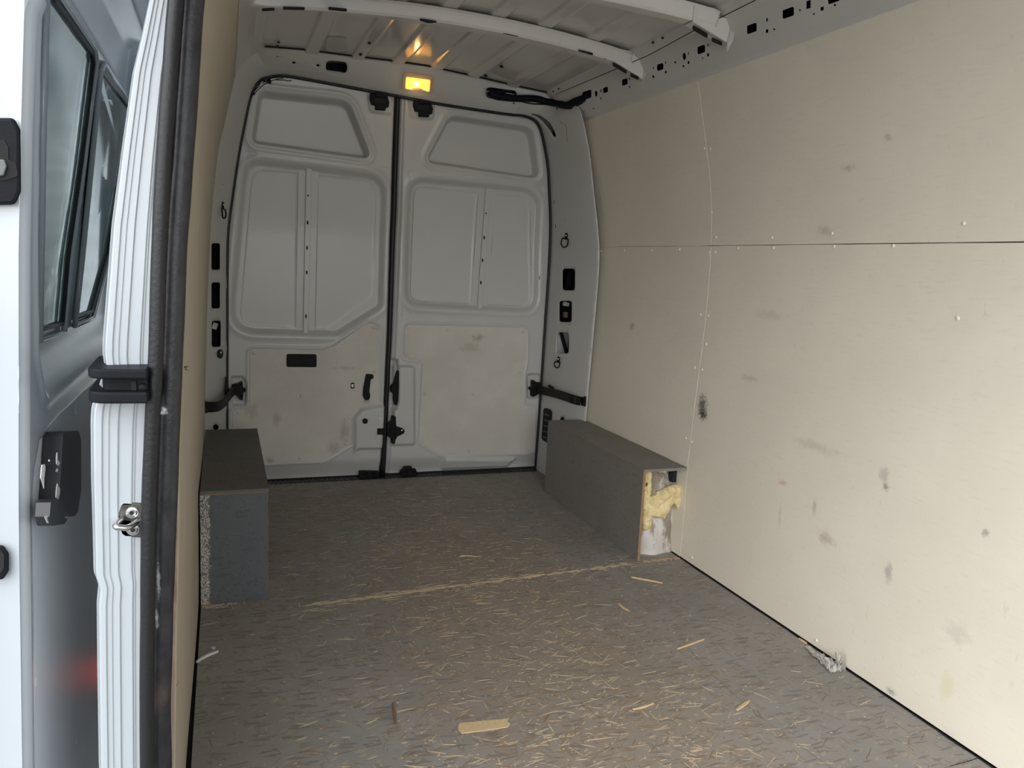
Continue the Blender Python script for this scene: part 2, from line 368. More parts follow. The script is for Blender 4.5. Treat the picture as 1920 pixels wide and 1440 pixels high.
m = mat('spray_foam', (.72, .60, .33), .8); M['foam'] = m; nb = NB(m); nb.P = nb.pos()
nb.l(nb.mix(nb.ramp(nb.noise(nb.P, 30, 6, .7), .35, .7), (.80, .68, .40), (.66, .52, .25)), nb.b.inputs['Base Color']); nb.bump(nb.noise(nb.P, 140, 5), .5, .004)
m = mat('dirty_wheel_arch_metal', (.42, .40, .37), .7); M['dirty'] = m; nb = NB(m); nb.P = nb.pos()
base = nb.mix(nb.ramp(nb.noise(nb.mapping(nb.P, (1, 1, .5)), 11, 6, .65), .42, .56), (.30, .255, .20), (.66, .63, .60))
base = nb.mix(nb.ramp(nb.noise(nb.P, 90, 5, .7), .60, .68, 0, .85), base, (.10, .075, .05))
base = nb.mix(nb.ramp(nb.noise(nb.mapping(nb.P, (1.3, 1, .35), (0, .3, 0)), 26, 3, .5), .66, .68, 0, .9), base, (.72, .74, .77))
nb.l(base, nb.b.inputs['Base Color'])
m = bpy.data.materials.new('door_window_glass'); m.use_nodes = True; M['glass'] = m
nt = m.node_tree; nt.nodes.remove(nt.nodes['Principled BSDF'])
tr = nt.nodes.new('ShaderNodeBsdfTransparent'); tr.inputs[0].default_value = (.72, .80, .80, 1)
gl = nt.nodes.new('ShaderNodeBsdfGlossy'); gl.inputs['Roughness'].default_value = .05; gl.inputs[0].default_value = (.9, .95, .95, 1)
df = nt.nodes.new('ShaderNodeBsdfDiffuse'); df.inputs[0].default_value = (.52, .58, .57, 1)
fr = nt.nodes.new('ShaderNodeFresnel'); fr.inputs['IOR'].default_value = 1.5
ge = nt.nodes.new('ShaderNodeNewGeometry'); ns = nt.nodes.new('ShaderNodeTexNoise'); ns.inputs['Scale'].default_value = 9; ns.inputs['Detail'].default_value = 8
nt.links.new(ge.outputs['Position'], ns.inputs['Vector'])
mr = nt.nodes.new('ShaderNodeMapRange'); mr.inputs[1].default_value = .35; mr.inputs[2].default_value = .75; mr.inputs[3].default_value = .22; mr.inputs[4].default_value = .60; nt.links.new(ns.outputs['Fac'], mr.inputs[0])  # dusty diffuse share, raised to stand in for brighter reflections
mx0 = nt.nodes.new('ShaderNodeMixShader'); nt.links.new(mr.outputs[0], mx0.inputs[0]); nt.links.new(tr.outputs[0], mx0.inputs[1]); nt.links.new(df.outputs[0], mx0.inputs[2])
mx = nt.nodes.new('ShaderNodeMixShader'); nt.links.new(fr.outputs[0], mx.inputs[0]); nt.links.new(mx0.outputs[0], mx.inputs[1]); nt.links.new(gl.outputs[0], mx.inputs[2])
nt.links.new(mx.outputs[0], nt.nodes['Material Output'].inputs[0])
m = mat('clear_crumpled_film', (.9, .88, .84), .12); M['film'] = m
m.node_tree.nodes['Principled BSDF'].inputs['Transmission Weight'].default_value = .72; m.node_tree.nodes['Principled BSDF'].inputs['IOR'].default_value = 1.22
m = mat('lamp_lens_clear', (.85, .70, .52), .15); M['lens'] = m
m.node_tree.nodes['Principled BSDF'].inputs['Transmission Weight'].default_value = .6
def emis(name, col, st):
    m = mat(name, col, .4); b = m.node_tree.nodes['Principled BSDF']; b.inputs['Emission Color'].default_value = (*col, 1); b.inputs['Emission Strength'].default_value = st; return m
M['glow'] = emis('lit_amber_diffuser', (1.0, .50, .09), .92)
M['bulb'] = emis('lit_bulb', (1.0, .78, .32), 14)
M['red'] = emis('red_glow', (1.0, .06, .03), 3.0)  # added red glow, only there to be reflected in the door trim
M['trimgrey'] = mat('grey_door_trim_board', (.78, .81, .83), .36, var=.06, vscale=9, bump=.1, bscale=120)

# ================================================================== SETTING
# ---- body shell around the bay (closes it to the daylight everywhere but the side doorway)
def box_obj(name, lo, hi, m, parent=None):
    bm = bmesh.new(); add_box(bm, [(a+b)/2 for a, b in zip(lo, hi)], [b-a for a, b in zip(lo, hi)])
    return bm_obj(name, bm, m, parent)
Y_FRONT = -.62
floor = tag(box_obj('floor', (-.10, Y_FRONT, -.09), (1.80, 3.96, -.019), M['bodydark']), 'grey painted strand board load floor of the van', 'floor', kind='structure')
def prof_panel(name, y0, y1, z0, z1, thick, m, parent, wob=0):
    ny, nz = 28, 40
    zt0 = z0 if isinstance(z0, tuple) else (z0, z0); zt1 = z1 if isinstance(z1, tuple) else (z1, z1)
    ys = np.linspace(y0, y1, ny); zs = np.linspace(zt0[0], zt1[0], nz); vs = []; fs = []
    for side in (0, 1):
        for i, y in enumerate(ys):
            for j, z in enumerate(zs):
                yy = y+(wob*mnoise.noise(Vector((z*9, y0, 1))) if i in (0, ny-1) else 0)
                tt = j/(nz-1); zz = lerp(lerp(*zt0, i/(ny-1)), lerp(*zt1, i/(ny-1)), tt)+(wob*1.5*mnoise.noise(Vector((y*7, zt1[0], 4))) if (j == nz-1) else 0)
                vs.append((xr(zz)+side*thick, yy, zz))
    q = lambda s, i, j: s*ny*nz+i*nz+j
    for i in range(ny-1):
        for j in range(nz-1):
            fs.append((q(0, i, j), q(0, i, j+1), q(0, i+1, j+1), q(0, i+1, j))); fs.append((q(1, i, j), q(1, i+1, j), q(1, i+1, j+1), q(1, i, j+1)))
    for i in range(ny-1):
        fs.append((q(0, i, 0), q(0, i+1, 0), q(1, i+1, 0), q(1, i, 0))); fs.append((q(0, i, nz-1), q(1, i, nz-1), q(1, i+1, nz-1), q(0, i+1, nz-1)))
    for j in range(nz-1):
        fs.append((q(0, 0, j), q(1, 0, j), q(1, 0, j+1), q(0, 0, j+1))); fs.append((q(0, ny-1, j), q(0, ny-1, j+1), q(1, ny-1, j+1), q(1, ny-1, j)))
    return bevel(mesh_obj(name, vs, fs, m, parent, False), .0012, 1, 60)
wall_right = tag(box_obj('wall_right', (1.755, Y_FRONT, -.09), (1.79, 3.96, 2.06), M['bodydark']), 'cream plywood lined side wall with screwed joints and scuff marks', 'wall', kind='structure')
JY, JZ = 2.524, 1.206
prof_panel('lining_panel', JY+.0012, D_RF, JZ+.0004, Z_TOP, .007, M['ply'], wall_right, .002)
prof_panel('lining_panel', Y_FRONT+.05, JY-.0010, (JZ+.0020, JZ+.0005), Z_TOP, .007, M['ply'], wall_right, .001)
prof_panel('lining_panel', JY+.0012, D_RF, .003, JZ-.0004, .007, M['ply'], wall_right, .002)
prof_panel('lining_panel', Y_FRONT+.05, JY-.0014, .004, (JZ-.0020, JZ-.0005), .007, M['ply'], wall_right, .001)
# dark backing strip behind the joints so the open seams look into the dark
box_obj('seam_backing', (1.712, Y_FRONT, JZ-.03), (1.752, D_RF, JZ+.03), M['dark'], wall_right)
SCREWS = zig((1080, 100), 2.2857, [(495, 105), (527, 98), (550, 408), (575, 409), (582, 682), (600, 789), (840, 789), (1097, 771), (1662, 729), (205, 815), (32, 862), (107, 847), (207, 844), (324, 844), (444, 840), (572, 853), (598, 852), (695, 835), (846, 833), (1106, 828), (1360, 825), (1635, 1134), (534, 1120), (567, 1124), (558, 1245), (508, 1347), (541, 1355), (210, 212)])
SCREWS += zig((1200, 640), 2.4, [(298, 12), (246, 118), (280, 127), (207, 435), (233, 453), (235, 973), (793, 1345)])+[(1498, 70), (1796, 597)]
bm = bmesh.new(); add_dome(bm, (0, 0, 0), (-1, 0, 0), .0054, .0030, 10); scr_me = bpy.data.meshes.new('screw'); bm.to_mesh(scr_me); bm.free()
scr_me.polygons.foreach_set('use_smooth', [True]*len(scr_me.polygons)); scr_me.materials.append(M['ply'])
for s in SCREWS:
    p = hit(s, gR); o = new_obj('screw', scr_me, None, wall_right); o.location = p+Vector((-.0004, 0, 0))
# scuffed rail lip over the lining
# ---- left wall: lining + outer body side
wall_left = tag(empty('wall_left'), 'raw edged plywood lining seen edge on beside the side doorway', 'wall', kind='structure')
ny, nz = 40, 60; ys = np.linspace(Y_LF, 3.55, ny); zs = np.linspace(.002, Z_TOP+.01, nz)
vs = []; fs = []; LT = .0075
for s in (0, 1):
    for i, y in enumerate(ys):
        for j, z in enumerate(zs):
            wv = .0025*mnoise.noise(Vector((y*1.5, z*3, 2)))
            if i == 0: wv += .0015*mnoise.noise(Vector((0, z*14, 7)))
            vs.append((xl(y, z)+wv-s*LT, y+(.003*mnoise.noise(Vector((z*22, 0, s*5.0))) if i == 0 else 0), z))
q = lambda s, i, j: s*ny*nz+i*nz+j
for i in range(ny-1):
    for j in range(nz-1):
        fs.append((q(0, i, j), q(0, i+1, j), q(0, i+1, j+1), q(0, i, j+1))); fs.append((q(1, i, j), q(1, i, j+1), q(1, i+1, j+1), q(1, i+1, j)))
nmain = len(fs)
for j in range(nz-1):
    fs.append((q(0, 0, j), q(0, 0, j+1), q(1, 0, j+1), q(1, 0, j))); fs.append((q(0, ny-1, j), q(1, ny-1, j), q(1, ny-1, j+1), q(0, ny-1, j+1)))
for i in range(ny-1): fs.append((q(0, i, nz-1), q(0, i+1, nz-1), q(1, i+1, nz-1), q(1, i, nz-1)))
lp = mesh_obj('lining_panel', vs, fs, M['plyleft'], wall_left); lp.data.materials.append(M['plyedge'])
for k in range(nmain, len(fs)): lp.data.polygons[k].material_index = 1
for k in range(nmain): lp.data.polygons[k].use_smooth = True
# splinters standing out of the ragged edge
bm = bmesh.new()
for (px, dx, dz) in (((347, 690), 7, -3), ((348, 693), 6, 2), ((346, 688), 8, 1), ((345, 500), 2, -8), ((332, 1285), 3, -9)):
    a = at_y(px, Y_LF-.004); b = at_y((px[0]+dx, px[1]+dz), Y_LF-.012); add_tube(bm, [a, (a+b)/2+Vector((0, 0, .0008)), b], [.0012, .0009, .0003], 5)
bm_obj('edge_splinter', bm, M['rawwood'], wall_left)
# ---- back wall: the pressed frame round the rear doors
A_PX = [(424, 915), (424, 640), (424, 480), (427, 420), (435, 360), (444, 300), (455, 240), (466, 188), (476, 162), (485, 150), (497, 143), (530, 139), (572, 145), (680, 165), (745, 177), (825, 192), (950, 211), (980, 214), (1000, 220), (1013, 232), (1022, 258), (1031, 310), (1034, 360), (1036, 418), (1034, 489), (1026, 610), (1018, 730), (1005, 905)]
B_PX = [(378, 905), (387, 640), (391, 480), (394, 420), (400, 350), (408, 290), (420, 235), (435, 185), (447, 140), (458, 105), (474, 94), (510, 89), (572, 95), (680, 109), (745, 117), (825, 129), (950, 158), (1005, 170), (1040, 178), (1055, 196), (1065, 216), (1082, 290), (1089, 360), (1094, 418), (1096, 489), (1087, 610), (1077, 730), (1063, 905)]
A3 = [hit(p, lambda q: q.y-(yd(q.z)-.03)) for p in A_PX]
B3 = []
for i, p in enumerate(B_PX):
    if i <= 9: b = at_y(p, 3.555)
    elif i <= 18: b = hit(p, gRoof)
    elif i == 19: b = at_y(p, 3.60)
    else: b = at_y(p, 3.545)
    B3.append(b)
for i in list(range(0, 9))+list(range(20, 28)): B3[i] = A3[i].lerp(B3[i], 1.13 if i < 10 else 1.4)
A3 = smooth_path(A3, 6); B3 = smooth_path(B3, 6)
T = [0.0]
for i in range(1, len(A3)): T.append(T[-1]+((A3[i]-A3[i-1]).length+(B3[i]-B3[i-1]).length)/2)
T = np.array(T); A3n = np.array([tuple(p) for p in A3]); B3n = np.array([tuple(p) for p in B3])
INW = Vector((0, -1, 0))
def frame_pt(t, s):
    a = Vector([np.interp(t, T, A3n[:, k]) for k in range(3)]); b = Vector([np.interp(t, T, B3n[:, k]) for k in range(3)])
    p = a.lerp(b, s); c = Vector((.8, 3.3, 1.0))
    w = (c-p); w.normalize()
    return p+w*(.018*math.sin(math.pi*min(1, max(0, s)))**.7)
def project(P): d = P-EYE; z = d.dot(FW); return np.array([960+F_PX*d.dot(RT)/z, 720-F_PX*d.dot(UP)/z])
def inverse(fn, U, V):      # (u,v) of the surface point seen at a pixel
    G = np.array([[project(fn(u, v)) for v in V] for u in U])
    def inv(px):
        d = ((G-np.array(px))**2).sum(-1); i, j = np.unravel_index(d.argmin(), d.shape)
        u, v = U[i], V[j]
        for _ in range(8):
            e = 1e-4; p0 = project(fn(u, v)); J = np.stack([(project(fn(u+e, v))-p0)/e, (project(fn(u, v+e))-p0)/e], 1)
            try: s = np.linalg.solve(J, np.array(px)-p0)
            except np.linalg.LinAlgError: break
            u += float(np.clip(s[0], -.05, .05)); v += float(np.clip(s[1], -.05, .05))
        return (u, v)
    return inv
f_inv = inverse(frame_pt, np.linspace(0, T[-1], 150), np.linspace(0, 1, 12))
wall_back = empty('wall_back'); tag(wall_back, 'white pressed steel frame with cut-outs round the rear doors', 'wall', kind='structure')
c7, c3, c8, c2 = ((380, 300), 4.235), ((360, 600), 4.235), ((720, 300), 4.235), ((680, 600), 4.236)
H = {}
H['post_l'] = [rect(405, 481, 17, 50, 5), rect(405, 554, 17, 49, 5), rect(406, 626, 18, 49, 5), ell(405, 801, 5.5, 5.5)]
H['post_r'] = [rect(1066, 524, 24, 41, 6), rect(1060, 584, 24, 40, 6), rect(1055, 643, 23, 40, 6), ell(1054, 786, 4, 4.2), rect(1038.6, 378, 2, 5, .5), rect(1041, 425, 2, 5, .5)]
H['header'] = [rect(631, 126, 40, 23, 10, .08), [(551, 114.5), (555, 118), (551, 121), (547, 118)], [(596, 119.5), (600, 123), (596, 126), (592, 123)], ell(520, 106, 1.6, 1.6, 8), rect(940, 177, 58, 21, 9, .13),
               rp([(996, 213), (1010, 216), (1024, 224), (1036, 239), (1042.5, 254), (1040, 257.5), (1036, 254), (1026, 239), (1014, 226), (998, 216)], 1.5, 3)]
holes = [[f_inv(p) for p in h] for k in H for h in H[k]]
outer = [(t, 0) for t in np.linspace(0, T[-1], 60)]+[(t, 1) for t in np.linspace(T[-1], 0, 60)]
fr = sheet('frame_pressing', outer, holes, frame_pt, np.linspace(0, T[-1], 150)[1:-1], (.04, .12, .25, .4, .5, .6, .75, .88, .96), .003, M['paint'], wall_back, True)
# return flange from the aperture to the doors, and the one behind the lining
def ribbon(name, P, Q, m, parent, smooth=True):
    vs = [tuple(p) for p in P]+[tuple(p) for p in Q]; n = len(P)
    return mesh_obj(name, vs, [(i, i+1, n+i+1, n+i) for i in range(n-1)], m, parent, smooth)
ribbon('return_flange', A3, [p+Vector((0, .024, 0)) for p in A3], M['paint'], wall_back)
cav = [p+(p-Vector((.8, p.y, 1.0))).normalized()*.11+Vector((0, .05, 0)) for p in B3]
ribbon('dark_backing', [p+(p-Vector((.8, p.y, 1.0))).normalized()*.06+Vector((0, .05, 0)) for p in A3], cav, M['dark'], wall_back)  # dark sheet behind the cut-outs, cavity shade put into its colour
ribbon('dark_backing', cav, [p+(p-Vector((.8, p.y, 1.0))).normalized()*.03 for p in B3], M['dark'], wall_back)
bm = bmesh.new(); add_tube(bm, [p+Vector((0, .017, 0))-(p-Vector((.8, p.y, 1))).normalized()*.004 for p in A3], .0075, 8); bm_obj('aperture_seal', bm, M['rubber'], wall_back, True)
# dark lines where the pressings lap
def lap(pts, g, r=.0009, name='lap_line', parent=None, m='dark'):
    bm = bmesh.new(); add_tube(bm, [g(p) for p in pts], r, 5); return bm_obj(name, bm, M[m], parent)
fpt = lambda p: frame_pt(*f_inv(p))+Vector((0, -.0004, 0))
for seg in ([(401, 344), (418, 346), (433, 350)], [(1037, 411), (1060, 411.5), (1091, 413)], [(573, 97), (573, 118), (572, 141)], [(976, 166), (976, 190), (974, 203), (957, 212)], [(1050, 200), (1045, 215), (1050, 228), (1062, 236), (1064, 268)]):
    lap(seg, fpt, .0008, 'lap_line', wall_back)
# things glimpsed inside the post openings
def glimpse(name, px, w, h, m, rot=0):
    p = at_y(px, 3.76); p.x += .0
    bm = bmesh.new(); add_box(bm, p, (w, .02, h), Matrix.Rotation(rot, 3, 'Y')); return bevel(bm_obj(name, bm, M[m], wall_back), .002)
glimpse('wire_connector', (1061, 570), .032, .022, 'whitebit', .2); glimpse('wire_connector', (1060, 590), .022, .03, 'flake2'); glimpse('wire_connector', (403, 611), .022, .03, 'whitebit', .3)
o = glimpse('inner_panel', (1056, 643), .075, .12, 'paint'); o.location.y += .03; glimpse('inner_strap', (1057, 642), .014, .12, 'black', -.35)
glimpse('wire_sleeve', (1067, 524), .03, .085, 'black', .1)
# tread plate behind the floor boards, below the doors
bm = bmesh.new(); add_box(bm, (.80, 3.872, -.010), (1.62, .052, .02))
for k in range(70): add_box(bm, (.03+k*.0225, 3.872, .001), (.010, .05, .004))
bm_obj('tread_plate', bm, M['rubber'], wall_back)
# rear skin beyond the doors, sill
box_obj('rear_skin', (-.2, 3.965, -.12), (1.8, 3.985, 2.06), M['bodydark'], wall_back)

# ---- floor boards: two sheets with a scraped joint
SEAM0, SEAM1 = at_z((560, 1137), 0), at_z((1150, 1061), 0)
def seam_y(x): return SEAM0.y+(SEAM1.y-SEAM0.y)*(x-SEAM0.x)/(SEAM1.x-SEAM0.x)
def board(lo, hi):
    xs = np.linspace(-.074, 1.668, 60); bm = bmesh.new()
    P = [(x, lo(x)) for x in xs]+[(x, hi(x)) for x in xs[::-1]]
    P = [(x+(.003*mnoise.noise(Vector((y*8, x, 0))) if abs(x-.8) > .86 else 0), y) for x, y in P]
    top = [bm.verts.new((x, y, 0)) for x, y in P]; bot = [bm.verts.new((x, y, -.018)) for x, y in P]; n = len(P)
    bm.faces.new(top); bm.faces.new(bot[::-1])
    for i in range(n): bm.faces.new((top[i], bot[i], bot[(i+1) % n], top[(i+1) % n]))
    return bm_obj('floor_board', bm, M['osb'], floor)
board(lambda x: Y_FRONT+.03, lambda x: seam_y(x)-.0012)
board(lambda x: seam_y(x)+.0012, lambda x: 3.846+.002*mnoise.noise(Vector((x*15, 3, 3))))
# exposed strands: thousands of thin slivers of wood proud of the grey paint
def density(x, y):
    d = .10
    d += 1.0*math.exp(-((x-.85)/.42)**2-((y-1.45)/.40)**2)
    d += .42*math.exp(-((x-.80)/.30)**2-((y-2.15)/.5)**2)
    d += .27*math.exp(-((x-.75)/.45)**2-((y-2.75)/.25)**2)
    d += .14*math.exp(-((x-.70)/.5)**2-((y-3.4)/.4)**2)
    if x > 1.22: d *= .45
    if x < .20: d *= .35
    return d
def strands(name, n, m, lmin, lmax, wmin, wmax, dens=density, zt=.0006):
    vs = []; fs = []; k = 0
    while k < n:
        x = random.uniform(-.06, 1.65); y = random.uniform(1.0, 3.82)
        if random.random() > dens(x, y): continue
        if y > 2.5 and (x < .13 or x > 1.47): continue
        L = lmin+(lmax-lmin)*random.random()**2.4; w = random.uniform(wmin, wmax)
        a = random.gauss(.12, .38) if random.random() < .72 else random.uniform(-1.6, 1.6)
        ca, sa = math.cos(a), math.sin(a); z = zt*random.uniform(.5, 1.2)
        pr = [(-.5, random.uniform(-.2, .5)), (-.2, .5*random.uniform(.6, 1)), (.2, .5*random.uniform(.6, 1)), (.5, random.uniform(-.4, .2)), (.18, -.5*random.uniform(.5, 1)), (-.22, -.5*random.uniform(.5, 1))]
        b = len(vs); bend = random.uniform(-.03, .03)*L
        for u, v in pr:
            lx = u*L; ly = v*w+bend*(u*u*4-.5)
            vs.append((x+lx*ca-ly*sa, y+lx*sa+ly*ca, z))
        c = len(vs)
        for u, v in pr:
            lx = u*L*1.02; ly = v*w*1.1+bend*(u*u*4-.5); vs.append((x+lx*ca-ly*sa, y+lx*sa+ly*ca, -.0002))
        fs.append(tuple(b+i for i in range(6))); 
        for i in range(6): fs.append((b+i, c+i, c+(i+1) % 6, b+(i+1) % 6))
        k += 1
    return tag(mesh_obj(name, vs, fs, m, floor), kind='stuff')
strands('wood_strands', 2300, M['flake1'], .005, .060, .0009, .0046)
strands('wood_strands', 2600, M['flake2'], .010, .065, .0012, .0045, lambda x, y: density(x, y)+.08)
strands('wood_strands', 1500, M['flake3'], .010, .060, .0010, .0030, lambda x, y: .5 if x < 1.3 else .4, .0003)
strands('paint_flecks', 420, M['whitebit'], .002, .008, .0012, .0030, lambda x, y: .4)
# strands torn up along the joint between the sheets
vs = []; fs = []
for k in range(330):
    t = random.random()**.8; x = .20+1.25*t; y = seam_y(x)+random.gauss(.002*math.sin(x*9), .005+.016*(random.random() < .35)); L = random.uniform(.01, .07 if t < .4 else .035); w = random.uniform(.001, .005 if t < .35 else .0025)
    a = .057+random.gauss(0, .12); ca, sa = math.cos(a), math.sin(a); b = len(vs); z = random.uniform(.0006, .0011)
    for u, v in ((-.5, .1), (-.1, .5), (.5, 0), (0, -.5)): vs.append((x+u*L*ca-v*w*sa, y+u*L*sa+v*w*ca, z))
    for u, v in ((-.5, .1), (-.1, .5), (.5, 0), (0, -.5)): vs.append((x+u*L*ca-v*w*sa, y+u*L*sa+v*w*ca, -.0001))
    fs.append((b, b+1, b+2, b+3)); fs += [(b+i, b+4+i, b+4+(i+1) % 4, b+(i+1) % 4) for i in range(4)]
tag(mesh_obj('joint_strands', vs, fs, M['flake1'], floor), kind='stuff')
# long pale scrape and score lines
def scrape(pts, w, m, z=.0005, name='scrape_mark'):
    P = smooth_path([at_z(p, 0) for p in pts], 14); vs = []; n = len(P)
    for i, p in enumerate(P):
        t = (P[min(i+1, n-1)]-P[max(i-1, 0)]).normalized(); s = Vector((-t.y, t.x, 0)); ww = w*random.uniform(.4, 1.2)
        vs += [(p.x+s.x*ww, p.y+s.y*ww, z), (p.x-s.x*ww, p.y-s.y*ww, z)]
    return mesh_obj(name, vs, [(2*i, 2*i+1, 2*i+3, 2*i+2) for i in range(n-1)], M[m], floor)
M['scuff'] = mat('pale_scuff', (.20, .188, .172), .6, var=.3, vscale=80)
scrape([(1265, 1180), (1310, 1237), (1380, 1305), (1460, 1370), (1560, 1440)], .0016, 'scuff')
scrape([(1110, 1072), (1180, 1120), (1265, 1180)], .0009, 'scuff')
scrape([(1170, 1062), (1230, 1110), (1300, 1170)], .0006, 'scuff')
scrape([(1780, 1437), (1810, 1429), (1832, 1422)], .0016, 'dark', .0004)
# dark strip drawn in for the open gap along the foot of the right wall
vs = []; n = 120
for i in range(n+1):
    y = .9+1.62*i/n; vs += [(1.6695, y, .0010), (1.6665-.006*abs(mnoise.noise(Vector((y*9, 0, 0))))-.0012, y, .0008)]
mesh_obj('gap_line', vs, [(2*i, 2*i+1, 2*i+3, 2*i+2) for i in range(n)], M['dark'], floor)

# ---- roof
ceiling = empty('ceiling'); tag(ceiling, 'white painted steel roof with pressed beads and cross bows', 'ceiling', kind='structure')
xs = np.linspace(.02, 1.58, 330); yv = np.linspace(Y_FRONT, 3.95, 60)
BEADS = [.36, .56, .74, .92, 1.10, 1.30]
zx = 1.975-.05*((xs-.8)/.7)**2
for b in BEADS: zx = zx-.0085*(sst((.036-np.abs(xs-b))/.012))
for b in (.10, 1.50): zx = zx-.012*(sst((.016-np.abs(xs-b))/.010))
P = np.zeros((len(xs), len(yv), 3)); P[:, :, 0] = xs[:, None]; P[:, :, 1] = yv[None]; P[:, :, 2] = zx[:, None]
grid_obj('roof_skin', P, M['roofpaint'], ceiling)
box_obj('outer_roof', (-.2, Y_FRONT-.02, 2.03), (1.80, 3.985, 2.06), M['bodydark'], ceiling)
def rail_pts(side):
    pr = [(1.600, 1.752), (1.590, 1.772), (1.572, 1.788), (1.566, 1.800), (1.552, 1.822), (1.515, 1.880), (1.500, 1.900), (1.482, 1.912), (1.462, 1.925), (1.452, 1.945)]
    return pr if side > 0 else [(1.602-x+.012, z+.004) for x, z in pr]
RL = [0]
for a, b in zip(rail_pts(1), rail_pts(1)[1:]): RL.append(RL[-1]+math.hypot(b[0]-a[0], b[1]-a[1]))
def rail_fn(side):
    pr = np.array(rail_pts(side))
    return lambda y, s: Vector((float(np.interp(s, RL, pr[:, 0])), y, float(np.interp(s, RL, pr[:, 1]))))
rfn = rail_fn(1); r_inv = inverse(rfn, np.linspace(.9, 3.7, 160), np.linspace(0, RL[-1], 16))
k5 = lambda *a: zig((800, 0), 4, [a])[0]; k6 = lambda *a: zig((1200, 0), 4, [a])[0]
RH = []
for (x, y, w, h) in ((150, 503, 50, 50), (458, 372, 60, 58), (837, 214, 76, 66), (1110, 97, 88, 68), (1452, -12, 90, 66)):
    c = k6(x, y); RH.append(rect(c[0], c[1], w/4, h/4, 3.2, -.36))
for (x, y, w, h) in ((1200, 712, 70, 62), (1340, 675, 38, 42), (1485, 615, 44, 48)):
    c = k5(x, y); RH.append(rect(c[0], c[1], w/4, h/4, 2.6, -.32))
for (x, y, rx, ry) in ((331, 424, 14, 28),): c = k6(x, y); RH.append(ell(c[0], c[1], rx/4, ry/4))
c = k5(1270, 703); RH.append(ell(c[0], c[1], 2.6, 5.8))
for (x, y, w, h) in ((99, 511, 9, 18), (190, 471, 9, 20), (192, 541, 15, 18), (99, 576, 15, 20), (362, 470, 16, 22), (362, 400, 10, 22), (509, 338, 11, 22), (509, 412, 18, 22), (951, 150, 14, 26), (951, 234, 22, 26), (1364, 66, 28, 28), (1262, 35, 36, 60)):
    c = k6(x, y); RH.append(rect(c[0], c[1], w/4, h/4, .4, -.3))
for (x, y) in ((263, 467), (325, 497), (1198, 77), (1302, 106)):
    c = k6(x, y); RH.append([(c[0]-2.4, c[1]+.6), (c[0]-.4, c[1]-3), (c[0]+2.4, c[1]-.6), (c[0]+.4, c[1]+3)])
for (x, y, rx, ry) in ((468, 437, 7, 7), (1005, 221, 9, 8), (1460, 39, 11, 9), (658, 408, 4, 4)):
    c = k6(x, y); RH.append(ell(c[0], c[1], rx/4, ry/4, 10))
for (x, y) in ((1305, 680), (1305, 738), (1521, 590), (1521, 652)): c = k5(x, y); RH.append(rect(c[0], c[1], 2.4, 4.4, .4, -.3))
for (x, y) in ((1177, 841), (1250, 813)): c = k5(x, y); RH.append(rect(c[0], c[1], 4, 1.4, .5, -.3))
rh = [[r_inv(p) for p in h] for h in RH]
ro = [(y, 0) for y in np.linspace(Y_FRONT, 3.66, 30)]+[(y, RL[-1]) for y in np.linspace(3.66, Y_FRONT, 30)]
sheet('roof_rail', ro, rh, rfn, np.linspace(Y_FRONT, 3.66, 70)[1:-1], RL[1:-1], .002, M['roofpaint'], ceiling, False)
sheet('roof_rail', ro, [], rail_fn(-1), np.linspace(Y_FRONT, 3.66, 50)[1:-1], RL[1:-1], .002, M['roofpaint'], ceiling, False)
# seam where the rail meets the roof pressing, dark line at the header
lap([(1042, 177), (1215, 104), (1300, 58), (1417, 0)], lambda p: hit(p, lambda q: q.x-1.472), .0016, 'seam_line', ceiling)
lap([(497, 87), (572, 93), (672, 106), (745, 115), (800, 123), (905, 146), (960, 159), (1040, 176)], lambda p: hit(p, lambda q: q.z-zroof(q.x)+.004), .004, 'seam_line', ceiling)
# bows
def make_bow(yf, yr, slots, name='roof_bow'):
    # hat section: front rim, front flank, bottom face with slots, rear flank
    dzs = [.012, .018, .048, .055, .055, .050, .012]
    L = [0, .010, .040, .048, .100, .108, .150]
    def fn(x, s):
        a, b = yf(x), yr(x); Y = [a-.006, a, a+.008, a+.014, b-.006, b, b+.022]
        z = 1.975-.05*((x-.8)/.7)**2-float(np.interp(s, L, dzs))
        return Vector((x, float(np.interp(s, L, Y)), z))
    x0, x1 = .035, 1.47
    outer = [(x, 0) for x in np.linspace(x0, x1, 30)]+[(x, L[-1]) for x in np.linspace(x1, x0, 30)]
    o = sheet(name, outer, [], fn, np.linspace(x0, x1, 46)[1:-1], L[1:-1], .0015, M['roofpaint'], ceiling, True)
    for h in slots: slab('bow_slot', h, lambda q: q.z-(zroof(q.x)-.0552), (0, 0, -1), .0012, M['dark'], o, 0)  # not cut through: dark plates carry the shade inside the slots
    return o, fn
def fitline(pts, off, deg):
    H_ = [hit(p, lambda q: q.z-zroof(q.x)+off) for p in pts]
    c = np.polyfit([h.x for h in H_], [h.y for h in H_], deg); return lambda x: float(np.polyval(c, x))
bow1r = fitline([(560, 20), (640, 22), (803, 46), (957, 76), (1097, 108), (1135, 118)], .054, 2)
bow1f = fitline([(700, 0), (890, 30), (1003, 53), (1108, 80), (1150, 89)], .017, 1)
sl1 = [rect(503, 17.5, 24, 5, 2.3, -.05), rect(551, 15.5, 41, 5, 2.2, .02), rect(633, 17.0, 35, 5.5, 2.6, .1), rect(803, 39.8, 32, 6, 2.8, .17), rect(957, 67.6, 30, 6, 2.8, .2), rect(1098, 99, 28, 6, 2.8, .23), rect(1132, 110.5, 8, 3, .4, .2)]
b1, bow1 = make_bow(bow1f, bow1r, sl1)
bow2r = fitline([(1080, 1), (1170, 19), (1240, 33), (1282, 46)], .054, 1)
bow2f = lambda x: bow2r(x)-.062
